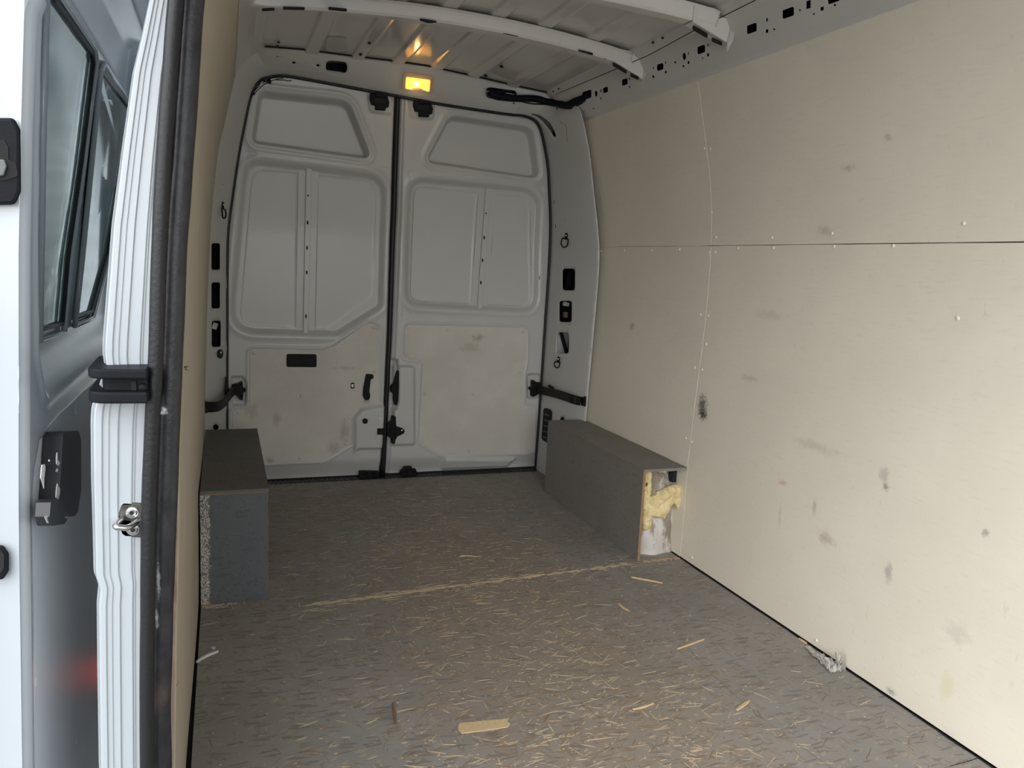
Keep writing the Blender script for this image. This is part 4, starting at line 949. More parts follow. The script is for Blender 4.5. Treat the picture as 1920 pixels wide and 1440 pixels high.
for (x, y, y2) in ((600, 205, 345), (1312, 298, 430)):
    b = bmesh.new(); add_tube(b, smooth_path([fdir(zk([(x-6, y)])[0], .020), fdir(zk([(x+2, (y+y2)/2)])[0], .033), fdir(zk([(x-20, y2-40)])[0], .020), fdir(zk([(x-34, y2+10)])[0], .010)], 5), .0016, 6); adopt(bm_obj('cable_tie', b, M['green']), loom)
    b = bmesh.new(); add_box(b, fdir(zk([(x-28, y2)])[0], .014), (.006, .006, .008)); adopt(bm_obj('tie_head', b, M['green']), loom)
# loose thin wires in the upper left corner
wires = empty('loose_wires', fdir((500, 148), .01)); tag(wires, 'thin dark wires looping out of the top corner beside left door leaf', 'wires')
for k, pts in enumerate(([(469, 176), (484, 160), (502, 147), (518, 141), (529, 142)], [(469, 176), (480, 170), (492, 160), (497, 150), (506, 144)], [(470, 176), (488, 173), (495, 163), (499, 150), (504, 146)], [(472, 174), (486, 158), (500, 149), (514, 144), (528, 141)], [(514, 144), (529, 144), (536, 146), (543, 145)])):
    b = bmesh.new(); add_tube(b, smooth_path([fdir(p, .006+.003*k) for p in pts], 6), .0016, 6); adopt(bm_obj('wire', b, M['black'], None, True), wires)
b = bmesh.new(); add_box(b, fdir((503, 150), .012), (.012, .010, .014)); bevel(adopt(bm_obj('connector', b, M['black']), wires), .002) if False else adopt(bm_obj('connector', b, M['black']), wires)
# lashing rings
def ring(px_top, px_bot, label, folded=False):
    a, b_ = fdir(px_top, .003), fdir(px_bot, .006); c = a
    r = empty('lashing_ring', c); tag(r, label, 'ring', 'lashing rings on the rear door posts')
    up = (a-b_).normalized(); nrm = (Vector((.8, 3.3, 1.0))-a).normalized(); sd = up.cross(nrm).normalized(); H_ = (a-b_).length; wd = H_*.36
    b = bmesh.new()
    pl_ = [a+sd*x+up*y for x, y in rp([(-.008, .012), (.008, .012), (.008, -.020), (-.008, -.020)], .006, 4)]
    lo = [b.verts.new(p) for p in pl_]; hi = [b.verts.new(p+nrm*.005) for p in pl_]; n = len(lo)
    b.faces.new(hi); b.faces.new(lo[::-1])
    for i in range(n): b.faces.new((lo[i], lo[(i+1) % n], hi[(i+1) % n], hi[i]))
    adopt(bm_obj('ring_plate', b, M['blackmetal']), r)
    b = bmesh.new(); add_dome(b, a+nrm*.005, nrm, .006, .004, 10); adopt(bm_obj('bolt', b, M['steel'], None, True), r)
    b = bmesh.new(); t0 = a-up*.016
    pts = [t0-sd*wd*.9+nrm*.006, t0+sd*wd*.9+nrm*.006]+[t0-up*(H_-.018-wd)+sd*wd*math.cos(k)*1.0-up*wd*math.sin(k)+nrm*.010 for k in np.linspace(0, math.pi, 9)]+[t0-sd*wd*.9+nrm*.006]
    add_tube(b, pts, .0034, 7, False); adopt(bm_obj('ring_loop', b, M['blackmetal'], None, True), r)
ring((416, 383), (413, 408), 'black lashing ring on the left post, hanging above its three openings')
ring((1063, 441), (1061, 463), 'black lashing ring on right post above its three openings, beside plywood joint')
ring((1048.5, 674), (1046.5, 692), 'black lashing ring on right post below its three openings, above the strap')
o = fslab('lashing_cup', ell(411.5, 663.5, 5, 9, 16), .001, .005, M['black'], None, .0015); tag(o, 'small black oval cup with screw on left post below its openings', 'fitting')
b = bmesh.new(); add_dome(b, fdir((411.5, 662), .006), (0.1, -1, 0), .006, .004, 8); bm_obj('screw', b, M['steel'], o, True)
# vent grille low on the right post
vg = empty('vent_grille', fdir((1027, 798), .001)); tag(vg, 'tall black slotted vent grille low on the right post beside grey box', 'grille')
zv = z12
fslab('grille_plate', rp(zv([(328, 700), (350, 680), (420, 700), (445, 750), (425, 1050), (405, 1205), (385, 1207), (310, 1160), (298, 1120)]), 2, 4), .001, .006, M['black'], vg, .001)
for k in range(10):
    t = k/9; x0, y0 = lerp(352, 318, t), lerp(735, 1115, t)
    fslab('louvre', zv([(x0, y0), (x0+58, y0+20), (x0+56, y0+33), (x0-2, y0+13)]), .0075, .003, M['greyseal'] if k % 2 else M['black'], vg, .0005)
fslab('drain_plug', ell(1030, 856, 3.4, 9, 14), .001, .004, M['black'], wall_back, .001)

# ================================================================== WHEEL ARCH BOXES
LBx, LBf, LBh, LBb = .1265, 2.517, .370, 3.42
RBx, RBf, RBh = 1.4835, 2.530, .363
box1 = empty('wheel_arch_box', (.03, 2.9, 0)); tag(box1, 'closed grey wheel arch box against left lining with flaking cream front edge', 'box', 'boxed in wheel arches')
def panel(name, lo, hi, m, parent, edge_mat=None, wob=.0008):
    bm = bmesh.new(); vs_ = add_box(bm, [(a+b)/2 for a, b in zip(lo, hi)], [b-a for a, b in zip(lo, hi)])
    bmesh.ops.subdivide_edges(bm, edges=[e for e in bm.edges if (e.verts[0].co-e.verts[1].co).length > .05], cuts=14, use_grid_fill=True)
    for v in bm.verts:
        v.co += Vector((mnoise.noise(v.co*21), mnoise.noise(v.co*23+Vector((3, 0, 0))), mnoise.noise(v.co*19+Vector((0, 5, 0)))))*wob
    o = bm_obj(name, bm, m)
    if edge_mat:
        o.data.materials.append(edge_mat); ext = [(b-a) for a, b in zip(lo, hi)]; ax = ext.index(min(ext))
        for p in o.data.polygons:
            if abs(p.normal[ax]) < .5: p.material_index = 1
    adopt(o, parent); return o
panel('front_panel', (-.074, LBf, .001), (LBx, LBf+.012, LBh-.0125), M['boxgrey_skylit'], box1)
panel('side_panel', (LBx-.012, LBf+.0125, .001), (LBx, LBb, LBh-.0125), M['boxgrey'], box1)
tp = panel('top_panel', (-.073, LBf-.003, LBh-.012), (LBx+.003, LBb+.002, LBh), M['boxgrey'], box1, None, .0012)
def worn(pts_w, parent, r=.0022, n=60):   # chips of bare board along an edge
    bm = bmesh.new(); P = [Vector(p) for p in pts_w]
    for k in range(n):
        t = random.random(); s = t*(len(P)-1); i = min(int(s), len(P)-2); p = P[i].lerp(P[i+1], s-i)
        d = (P[i+1]-P[i]).normalized(); L = random.uniform(.004, .03); rr_ = r*random.uniform(.25, 1)
        add_tube(bm, [p-d*L/2, p, p+d*L/2], [rr_*.3, rr_, rr_*.2], 5)
    o = bm_obj('chipped_edge', bm, M['rawwood']); adopt(o, parent); tag(o, kind='stuff'); return o
worn([(-.06, LBf-.003, LBh-.011), (LBx+.003, LBf-.003, LBh-.011)], box1, .0022, 46); worn([(LBx, LBf, .02), (LBx, LBf, LBh-.02)], box1, .0014, 22); worn([(LBx+.003, LBf, LBh-.002), (LBx+.003, LBb, LBh-.002)], box1, .0012, 30)
box2 = empty('wheel_arch_box', (1.58, 2.95, 0)); tag(box2, 'open ended grey wheel arch box at right wall showing yellow foam', 'box', 'boxed in wheel arches')
panel('side_panel', (RBx, RBf, .001), (RBx+.011, 3.47, RBh-.011), M['boxgrey_lit'], box2, M['rawwood'], .0014)
panel('top_panel', (RBx-.002, RBf-.006, RBh-.0105), (1.6700, 3.46, RBh), M['boxgrey_lit'], box2, M['boxgrey_lit'], .0014)
worn([(RBx-.001, RBf-.004, RBh-.003), (RBx-.001, 3.46, RBh-.003)], box2, .0016, 60); worn([(RBx, RBf-.006, RBh-.006), (RBx+.07, RBf-.006, RBh-.006)], box2, .002, 22)
worn([(RBx+.004, RBf, .004), (RBx+.006, RBf, RBh-.012)], box2, .003, 70); worn([(RBx, RBf, .003), (1.66, RBf-.005, .003)], box2, .0022, 50)
# rough torn edge along wall and box top
worn([(1.6685, RBf, RBh+.001), (1.668, 3.45, RBh+.001)], box2, .0012, 60)
# the arch itself seen in the open end
ARY = RBf+.045
xs = np.linspace(RBx+.012, 1.69, 40); zs = np.linspace(.0, RBh-.011, 70); P = np.zeros((40, 70, 3))
for i, x in enumerate(xs):
    for j, z in enumerate(zs):
        n_ = mnoise.noise(Vector((x*14, 0, z*10)))
        yy = ARY+.020*n_+.05*max(0, (z-.20)/.16)**1.5+.03*((x-1.58)/.1)**2+(.008 if z > .175 else 0)
        P[i, j] = (x, yy, z)
wa = grid_obj('wheel_arch', P, M['dirty']); tag(wa, 'dirty white metal wheel arch inside the open end of right box', 'wheel arch')
mdark = box_obj('arch_void', (1.652, ARY+.02, .285), (1.69, ARY+.05, .335), M['dark'], wa)  # black block stands in for the unlit hollow
# expanding foam
def cl(pts): return [(at_y(p, RBf+.03), r) for (p, r) in [(zig((1000, 760), 4.5, [(x, y)])[0], r) for x, y, r in pts]]
bm = bmesh.new()
segs = [[(955, 1040, .016), (965, 1000, .021), (960, 960, .019), (985, 915, .022), (1000, 865, .023), (1030, 820, .025), (1075, 785, .024), (1130, 750, .021), (1180, 728, .019), (1230, 715, .017), (1275, 708, .015)],
        [(1020, 900, .021), (1060, 900, .024), (1100, 890, .024), (1120, 860, .022), (1140, 810, .022), (1105, 940, .012)],
        [(945, 960, .010), (955, 880, .012), (970, 800, .012), (985, 720, .011), (992, 650, .009), (990, 585, .009), (985, 550, .010)],
        [(935, 860, .010), (930, 780, .010), (940, 700, .011), (950, 640, .008), (962, 575, .011)],
        [(1225, 745, .017), (1245, 790, .016), (1262, 840, .016), (1258, 885, .013), (1232, 850, .009), (1180, 760, .016)], [(1085, 552, .010), (1110, 548, .010)]]
for sg in segs:
    for (p, r) in cl(sg):
        for _ in range(2):
            o_ = Vector((random.uniform(-1, 1), random.uniform(-.6, .2), random.uniform(-1, 1)))*r*.25
            bmesh.ops.create_icosphere(bm, subdivisions=2, radius=r*random.uniform(.95, 1.22), matrix=Matrix.Translation(p+o_+Vector((0, .012, 0))))
    c = cl(sg)
    for (p, r), (q_, r2) in zip(c, c[1:]):
        for t_ in (.2, .4, .6, .8): bmesh.ops.create_icosphere(bm, subdivisions=2, radius=lerp(r, r2, t_), matrix=Matrix.Translation(p.lerp(q_, t_)+Vector((0, .012, 0))))
foam = bm_obj('spray_foam', bm, M['foam']); mod = foam.modifiers.new('merge', 'REMESH'); mod.mode = 'VOXEL'; mod.voxel_size = .0022; mod.use_smooth_shade = True
sm = foam.modifiers.new('soft', 'SMOOTH'); sm.iterations = 4
tx = bpy.data.textures.new('foam_lumps', 'CLOUDS'); tx.noise_scale = .016; dm = foam.modifiers.new('lumps', 'DISPLACE'); dm.texture = tx; dm.strength = .011; dm.texture_coords = 'GLOBAL'
tag(foam, 'pale yellow blob of set spray foam across the open box end', 'foam')

# ================================================================== SIDE DOORWAY: seals, roller guide, striker
M['rubberworn'] = mat('worn_black_rubber', (.022, .022, .025), .40, spec=.35); nb = NB(M['rubberworn']); nb.P = nb.pos()
base = nb.mix(nb.ramp(nb.noise(nb.mapping(nb.P, (1, 1, .6)), 45, 5, .7), .30, .75), (.016, .016, .019), (.036, .036, .040))
for px, rz, c in (((306, 768), .011, (.75, .76, .74)), ((303, 775), .006, (.75, .76, .74))):
    q = at_y(px, 1.157); base = nb.stain(base, tuple(q), (.012, .03, rz), c, .95, 120)
for px, rz in (((297, 1090), .05), ((294, 1160), .03)):
    q = at_y(px, 1.157); base = nb.stain(base, tuple(q), (.005, .03, rz), (.45, .46, .47), .55, 150)
q = at_y((297, 1310), 1.157); base = nb.stain(base, tuple(q), (.03, .05, .05), (.10, .065, .055), .5, 60)
nb.l(base, nb.b.inputs['Base Color']); nb.bump(nb.noise(nb.P, 220, 3), .35, .0015)
def seal(px, y, r, flat, label, m):
    P = [at_y(p, y) for p in px]; d0 = (P[0]-P[1]); e0 = P[0]+d0+Vector((.006, 0, 0)); e00 = e0+d0*1.2+Vector((.025, 0, 0)); e1 = P[-1]+Vector((-.004, 0, -.5))
    P = smooth_path([e00, e0]+P+[e1], 10); bm = bmesh.new(); add_tube(bm, P, [r*(1+.05*mnoise.noise(Vector((p.z*16, y, 0)))) for p in P], 16)
    o = bm_obj('door_seal', bm, m, None, True); tag(o, label, 'seal'); return o
seal([(330, 0), (318, 150), (307, 300), (298, 480), (293, 650), (285, 800), (279, 960), (277, 1130), (276, 1440)], 1.140, .0098, 1, 'thin smooth black rubber seal tube against the white door post', M['rubber'])
seal([(361, 0), (351, 150), (341, 300), (330, 450), (324, 600), (318, 760), (313, 900), (308, 1040), (303, 1200), (300, 1440)], 1.172, .0150, 1, 'thick scuffed black rubber seal tube along the plywood edge', M['rubberworn'])
guide = empty('roller_guide', at_y((230, 720), 1.13)); tag(guide, 'black two-lipped roller guide clamped round the white door post', 'guide')
def lip(name, zlo, zhi, yf, xL, round_, back, m=M['black'], bev=.004):
    xR_ = at_y((277, 720), yf).x
    pl_ = rp([(xR_, yf, 0), (xL, yf+.004, round_), (xL-.004, back, .004), (xL+.03, back, .004), (xL+.022, 1.160, .01), (xR_, 1.160, 0)], .004, 8)
    bm = bmesh.new(); lo = [bm.verts.new((x, y, zlo(x) if callable(zlo) else zlo)) for x, y in pl_]; hi = [bm.verts.new((x, y, zhi(x) if callable(zhi) else zhi)) for x, y in pl_]; n = len(lo)
    bm.faces.new(hi); bm.faces.new(lo[::-1])
    for i in range(n): bm.faces.new((lo[i], lo[(i+1) % n], hi[(i+1) % n], hi[i]))
    o = bm_obj(name, bm, m); adopt(o, guide); return bevel(o, bev, 3, 50)
GY = 1.105
zt = lambda px: at_y(px, GY).z
l1 = lip('upper_lip', zt((220, 712)), zt((220, 693)), GY, at_y((159, 690), GY).x, .03, 1.25)
l2 = lip('lower_lip', zt((220, 758)), zt((220, 736)), GY, at_y((160, 742), GY).x, .03, 1.25)
l3 = lip('guide_core', zt((220, 745)), zt((220, 705)), GY+.018, at_y((186, 725), GY).x, .014, 1.22, M['greyseal'] if False else M['black'], .001)
b = bmesh.new(); add_box(b, at_y((251, 727), GY+.0175), (.006, .004, .018)); adopt(bm_obj('guide_slot', b, M['dark']), guide)
b = bmesh.new(); add_dome(b, at_y((268, 727), GY+.0175), (0, -1, 0), .0065, .003, 12); adopt(bm_obj('guide_bolt', b, M['blackmetal'], None, True), guide)
M['striker'] = mat('dark_coated_steel', (.10, .095, .085), .35, metal=.6)
stk = empty('striker_latch', at_y((245, 975), 1.158)); tag(stk, 'dark door striker plate with bright loop and two bolts on white post', 'latch')
zs2 = lambda pts: zig((200, 920), 9.6, pts)
gS = lambda q: q.y-1.160
o = slab('striker_plate', rp(zs2([(640, 215), (310, 195), (250, 240), (185, 440), (180, 560), (270, 770), (330, 815), (660, 835)]), 3, 4), gS, OUT, .004, M['striker']); adopt(o, stk); bevel(o, .001)
for c in ((457, 383), (475, 690)):
    b = bmesh.new(); p = at_y(zs2([c])[0], 1.155); add_tube(b, [p, p+Vector((0, -.003, 0))], .0082, 18); add_dome(b, p+Vector((0, -.003, 0)), (0, -1, 0), .0072, .0012, 16); so = bm_obj('bolt', b, M['steel']); adopt(so, stk)
    b = bmesh.new(); add_tube(b, [p+Vector((0, -.0038, 0)), p+Vector((0, -.0048, 0))], .0032, 6); adopt(bm_obj('bolt_socket', b, M['dark']), stk)
b = bmesh.new(); a0, a1 = at_y(zs2([(295, 500)])[0], 1.156), at_y(zs2([(615, 520)])[0], 1.156)
c0, c1_ = at_y(zs2([(130, 640)])[0], 1.122), at_y(zs2([(420, 655)])[0], 1.122)
add_tube(b, smooth_path([a0, a0.lerp(c0, .7), c0+Vector((.003, -.003, 0)), (c0+c1_)/2+Vector((0, -.004, 0)), c1_+Vector((-.003, -.002, 0)), c1_.lerp(a1, .3), a1], 7), .0042, 10); adopt(bm_obj('striker_loop', b, M['steel'], None, True), stk)

# ================================================================== SLIDING SIDE DOOR (slid back outside)
DLEAD = 1.17
LD = sorted([(at_y(p, DLEAD).z, at_y(p, DLEAD).x) for p in [(64, 0), (57, 240), (52, 480), (52, 960), (58, 1440)]])
LD = [(-.25, LD[0][1]-.012)]+LD+[(1.62, LD[-1][1]+.03), (1.80, LD[-1][1]+.075)]
def xdoor(z): return interp(z, LD)
gSD = lambda q: q.x-xdoor(q.z)
def sdpolyp(pts):
    out = []
    for p in pts: h = hit(p, gSD, .3, 9); out.append((h.y, h.z))
    return out
YE = 2.55
ys = np.linspace(DLEAD, YE, 250); zs = np.linspace(-.22, 1.78, 350)
Yg, Zg = np.meshgrid(ys, zs, indexing='ij')
yz = lambda *p: [(hit(q, gSD, .3, 9).y, hit(q, gSD, .3, 9).z) for q in p]
# outline of the recessed window zone, belt ledge and trim in the plane of the door
wz = yz((69, 30), (68, 400), (68, 660), (84, 748))
wl = yz((84, 748), (150, 694), (190, 660))
slope = (wl[2][1]-wl[0][1])/(wl[2][0]-wl[0][0])
WZ = rp([(wz[0][0], 1.66), (wz[1][0], wz[1][1]), (wz[2][0]+.005, wz[2][1]), (wl[0][0], wl[0][1], .05), (2.45, wl[0][1]+slope*(2.45-wl[0][0])), (2.45, 1.66)], .03, 6)
dW = .042*sst(-sdpoly(Yg, Zg, WZ)/.055)
d = dW-.004*np.exp(-((sdpoly(Yg, Zg, WZ)-.006)/.008)**2)
tl = yz((73, 828), (110, 778), (186, 708)); slope2 = (tl[2][1]-tl[1][1])/(tl[2][0]-tl[1][0])
TR = [(yz((60, 1300))[0][0], -.12), (yz((62, 900))[0][0], yz((62, 900))[0][1]), (tl[0][0], tl[0][1]), (tl[1][0], tl[1][1]), (2.45, tl[1][1]+slope2*(2.45-tl[1][0])), (2.45, -.12)]
TRr = rp(TR, .02, 5)
d = d+.010*sst(-sdpoly(Yg, Zg, TRr)/.010)
# strips above the window
for k, zz_ in enumerate((1.40, 1.455, 1.50)): d = d-.005*np.exp(-((Zg-zz_)/.010)**2)
d = d+.03*sst((Zg-1.60)/.1)
ed = sst((.012-(Yg-DLEAD))/.012)*.010
Xg = np.array([xdoor(z) for z in zs])[None]-d-ed
# window openings
gW = lambda q: q.x-(xdoor(q.z)-.042)
def wpoly(pts): return [((h := hit(p, gW, .3, 9)).y, h.z) for p in pts]
G1 = wpoly([(81, -60), (74, 240), (68, 620), (113, 606), (124, 480), (150, 300), (172, 120), (168, 96), (100, 0), (82, -28)])
G2 = wpoly([(189, 131), (183, 145), (150, 480), (137, 597), (170, 584), (198, 480), (230, 300), (250, 215)])
def clean(pl, y1): return pl
inside = np.minimum(sdpoly(Yg, Zg, G1), sdpoly(Yg, Zg, G2))
cell = lambda A_: (A_[:-1, :-1]+A_[1:, :-1]+A_[1:, 1:]+A_[:-1, 1:])/4
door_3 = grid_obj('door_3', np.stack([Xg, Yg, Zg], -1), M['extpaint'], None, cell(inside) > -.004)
tag(door_3, 'white sliding side door pushed back outside with two dusty windows', 'door', kind='structure')
# outer leading edge and outside skin
xs_ = np.array([xdoor(z) for z in zs]); ek = np.linspace(0, 1, 14)
P = np.zeros((14, len(zs), 3))
for i, t in enumerate(ek):
    P[i, :, 0] = xs_-.010-.085*t; P[i, :, 1] = DLEAD+.004*math.sin(math.pi*t)-.002*(1-t)+.02*max(0, t-.9)*10; P[i, :, 2] = zs
P[:, :, 1] += -.002*np.exp(-((zs[None]-1.155)/.004)**2)
grid_obj('leading_edge', P, M['extpaint'], door_3)
vs = []
for z in (zs[0], .2, .8, 1.1, 1.4, 1.78): pass
SK = [(-.22, .80), (1.56, 1.78)]
for a, b_ in SK:
    vv = [(xdoor(a)-.10, DLEAD+.02, a), (xdoor(b_)-.10, DLEAD+.02, b_), (xdoor(b_)-.10, YE, b_), (xdoor(a)-.10, YE, a)]
    mesh_obj('outer_skin', vv, [(0, 1, 2, 3)], M['extpaint'], door_3)
def pane(pl, off, name='window_pane'):
    n = len(pl); bm = bmesh.new(); a = [bm.verts.new((xdoor(z)-off, y, z)) for y, z in pl]
    for t in tessellate_polygon([[Vector((y, z, 0)) for y, z in pl]]): bm.faces.new([a[i] for i in t])
    bmesh.ops.dissolve_limit(bm, angle_limit=.02, verts=bm.verts[:], edges=bm.edges[:])
    o = bm_obj(name, bm, M['glass'], door_3); so = o.modifiers.new('thickness', 'SOLIDIFY'); so.thickness = .004
    b = bmesh.new(); pts = [Vector((xdoor(z)-off+.006, y, z)) for y, z in pl]; add_tube(b, pts+[pts[0], pts[1]], .0052, 8, False)
    bm_obj('window_seal', b, M['rubber'], o, True)
    b = bmesh.new(); cen = sum((Vector(p) for p in pl), Vector((0, 0)))/n
    pts = [Vector((xdoor(z)-off+.010, y, z)) for y, z in [tuple(cen+(Vector(p)-cen)*1.05) for p in pl]]; add_tube(b, pts+[pts[0], pts[1]], .0055, 8, False)
    bm_obj('window_frame', b, M['extpaint'], o, True)
pane(G1, .046); pane(G2, .046)
# dirty scuffs on the ledge come from this material
m = M['extpaint']; nb = NB(m); nb.P = nb.pos()
sx_ = nb.n('ShaderNodeSeparateXYZ'); nb.l(nb.P, sx_.inputs[0])
led = hit((130, 670), gSD, .3, 9)
old = nb.b.inputs['Base Color'].links[0].from_socket
base = nb.stain(old, (led.x-.03, led.y+.08, led.z), (.10, .45, .055), (.40, .36, .33), .60, 60)
nb.l(base, nb.b.inputs['Base Color'])
# lower trim board
bm = bmesh.new(); off = -.006
pl_ = rp([(y+.004, z-.004) for y, z in TR], .02, 6)
a = [bm.verts.new((xdoor(z)-.010, y, z)) for y, z in pl_]; b_ = [bm.verts.new((xdoor(z)-.0035, y, z)) for y, z in pl_]; n = len(a)
for t in tessellate_polygon([[Vector((y, z, 0)) for y, z in pl_]]): bm.faces.new([b_[i] for i in t])
for i in range(n): bm.faces.new((a[i], a[(i+1) % n], b_[(i+1) % n], b_[i]))
for zc_ in np.linspace(0, .8, 9): bmesh.ops.bisect_plane(bm, geom=bm.verts[:]+bm.edges[:]+bm.faces[:], plane_co=(0, 0, zc_), plane_no=(0, 0, 1))
for v in bm.verts: v.co.x += 0
tb = bm_obj('trim_board', bm, M['trimgrey'], door_3)
gTB = lambda q: q.x-(xdoor(q.z)-.0035)
for p in ((142, 768), (141, 1120), (65, 1275), (142, 1385)):
    b = bmesh.new(); add_dome(b, hit(p, gTB, .3, 9), (1, 0, .1), .010, .003, 12); bm_obj('rivet', b, M['trimgrey'], tb, True)
# inside handle with chipped white paint
M['chipped'] = mat('chipped_black_handle', (.014, .014, .018), .4); nb = NB(M['chipped']); nb.P = nb.pos(); base = nb.mix(0.0, (.014, .014, .018), (0, 0, 0))
zh = lambda pts: zig((50, 780), 6.55, pts)
nb.l(nb.mix(nb.noise(nb.P, 60), (.012, .012, .016), (.018, .018, .022)), nb.b.inputs['Base Color'])
hd = slab('door_handle', rp(zh([(205, 250), (210, 195), (430, 180), (460, 300), (462, 900), (420, 1180), (380, 1230), (330, 1240), (150, 1100), (160, 900), (185, 600)]), 3, 4), lambda q: q.x-(xdoor(q.z)-.002), (1, -.15, 0), .026, M['chipped'], door_3, .004)
slab('thumb_catch', rp(zh([(150, 1020), (240, 1030), (285, 1090), (300, 1260), (345, 1265), (300, 1330), (130, 1355), (100, 1240), (115, 1060)]), 4, 4), lambda q: q.x-(xdoor(q.z)+.012), (1, -.15, 0), .018, M['chipped'], hd, .004)
gH = lambda off: (lambda q: q.x-(xdoor(q.z)+off))
for c in ([(180, 600), (215, 595), (222, 640), (208, 760), (205, 890), (190, 830), (165, 760), (172, 660)], [(365, 450), (372, 450), (376, 540), (402, 575), (385, 615), (360, 590), (358, 520)], [(370, 830), (405, 900), (398, 960), (380, 1030), (352, 1000), (358, 900)], [(372, 640), (382, 670), (366, 690), (352, 680)], [(268, 535), (282, 545), (268, 560)]):
    slab('paint_chip', zh(c), gH(.0238), (1, -.15, 0), .0009, M['whitebit'], hd, 0)
slab('paint_chip', zh([(212, 1240), (250, 1222), (245, 1262), (262, 1318), (245, 1310), (228, 1270)]), gH(.0300), (1, -.15, 0), .0009, M['whitebit'], hd, 0)
# latch plates in the leading edge
gE = lambda q: q.y-(DLEAD-.004)
lt = slab('latch_plate', rp([(-60, 222), (28, 222), (40, 245), (41, 360), (30, 384), (-60, 386)], 14, 5), gE, OUT, .008, M['black'], door_3, .004)
slab('latch_mouth', rp([(-60, 262), (8, 262), (16, 276), (16, 300), (30, 306), (34, 330), (12, 338), (-60, 340)], 5, 4), lambda q: q.y-(DLEAD-.0125), OUT, .0008, M['dark'], lt, 0)
slab('latch_lug', rp([(-20, 296), (10, 300), (14, 312), (8, 330), (-20, 332)], 4, 4), lambda q: q.y-(DLEAD-.013), OUT, .004, M['greyseal'], lt, .002)
dw = slab('dowel_plate', rp([(-40, 1019), (8, 1021), (18, 1036), (18, 1068), (8, 1084), (-40, 1086)], 10, 5), gE, OUT, .007, M['black'], door_3, .003)
slab('dowel_socket', rp([(-40, 1030), (2, 1031), (8, 1040), (8, 1064), (2, 1074), (-40, 1075)], 5, 4), lambda q: q.y-(DLEAD-.0115), OUT, .0008, M['dark'], dw, 0)
# bright lower guide track on the body side and an added glowing block for the red reflection
trk = empty('door_track', (-.20, 1.8, -.16)); tag(trk, 'bare metal lower door track between sliding door and post', 'track')
for k, (dx, dz, w) in enumerate(((0, 0, .030), (.03, .012, .008), (-.02, .010, .006))):
    a0, a1 = at_z((150, 1440), -.045), at_z((180, 1318), -.045)
    dv = (a1-a0).normalized(); p0, p1 = a0-dv*.3, a1+dv*.9; bm = bmesh.new(); c = (p0+p1)/2; Lk = (p1-p0).length
    rot = Matrix.Rotation(math.atan2(dv.y, dv.x), 3, 'Z'); sd_ = Vector((-dv.y, dv.x, 0))
    add_box(bm, c-sd_*dx+Vector((0, 0, dz-.01)), (Lk, w, .012), rot); adopt(bevel(bm_obj('track_rail', bm, M['steel']), .002), trk)
q = hit((172, 1262), lambda q: q.x-(xdoor(q.z)-.0035), .3, 9); dr_ = (q-EYE).normalized(); dr_.x = -dr_.x
ps = q+dr_*((interp(q.z, PL)-.004-q.x)/dr_.x)
bm = bmesh.new(); add_box(bm, ps, (.008, .10, .045)); rm = bevel(bm_obj('red_glow_block', bm, M['red']), .003); tag(rm, 'small unseen glowing red block added behind the door post to redden the trim board', 'glow helper')

# ================================================================== LOOSE BITS ON THE FLOOR
def splinter(pts, w, h, m, label, name='wood_splinter', cat='splinter'):
    P = smooth_path([at_z(p, .0045)+Vector((0, 0, 0)) for p in pts], 6); n = len(P); vs = []
    for i, p in enumerate(P):
        t = (P[min(i+1, n-1)]-P[max(i-1, 0)]).normalized(); s = Vector((-t.y, t.x, 0)); ww = w*(.35+.65*math.sin(math.pi*min(.92, max(.12, i/(n-1)))))*random.uniform(.8, 1.15)
        z = .0012+.0010*random.random()
        vs += [(p.x+s.x*ww, p.y+s.y*ww, .0004), (p.x-s.x*ww, p.y-s.y*ww, .0004), (p.x-s.x*ww*.7, p.y-s.y*ww*.7, z+h), (p.x+s.x*ww*.7, p.y+s.y*ww*.7, z+h)]
    fs = [(0, 3, 2, 1), tuple(4*(n-1)+k for k in range(4))]
    for i in range(n-1):
        for k in range(4): fs.append((4*i+k, 4*i+(k+1) % 4, 4*i+4+(k+1) % 4, 4*i+4+k))
    o = mesh_obj(name, vs, fs, M[m]); tag(o, label, cat, 'wood splinters lying on the floor' if cat == 'splinter' else None); return o
M['tan'] = mat('fresh_tan_wood', (.58, .43, .25), .75, var=.25, vscale=120)
M['brownwood'] = mat('brown_bark_wood', (.20, .12, .075), .8, var=.3, vscale=120)
splinter([(1184, 1081), (1212, 1086), (1242, 1092)], .0042, .003, 'tan', 'slim tan wood splinter lying near the open wheel arch box')
splinter([(1270, 1215), (1297, 1205), (1320, 1197)], .0038, .002, 'tan', 'slanting tan splinter right of floor centre, pointing at the wall')
splinter([(1382, 1329), (1394, 1320), (1405, 1312)], .0048, .002, 'tan', 'short tan splinter lying on the long pale score line')
splinter([(1187, 1328), (1205, 1324), (1226, 1317)], .0030, .002, 'tan', 'thin tan splinter at the front, between large chip and score line')
splinter([(737, 1316), (739, 1332), (742, 1358)], .0045, .003, 'brownwood', 'dark brown bark sliver standing out left of the large tan chip')
splinter([(1160, 1131), (1170, 1138), (1180, 1144)], .0050, .0015, 'tan', 'stubby flaked splinter in front of the scraped board joint')
splinter([(1498, 1196), (1505, 1200), (1513, 1205)], .0030, .003, 'tan', 'little tan splinter pressed against the foot of right wall')
splinter([(1020, 1352), (1024, 1345), (1029, 1338)], .0016, .001, 'brownwood', 'tiny curled dark red sliver to the right of large chip')
splinter([(862, 1041), (878, 1040), (894, 1042)], .0050, .001, 'tan', 'pale flake of wood near the middle of the scraped joint')
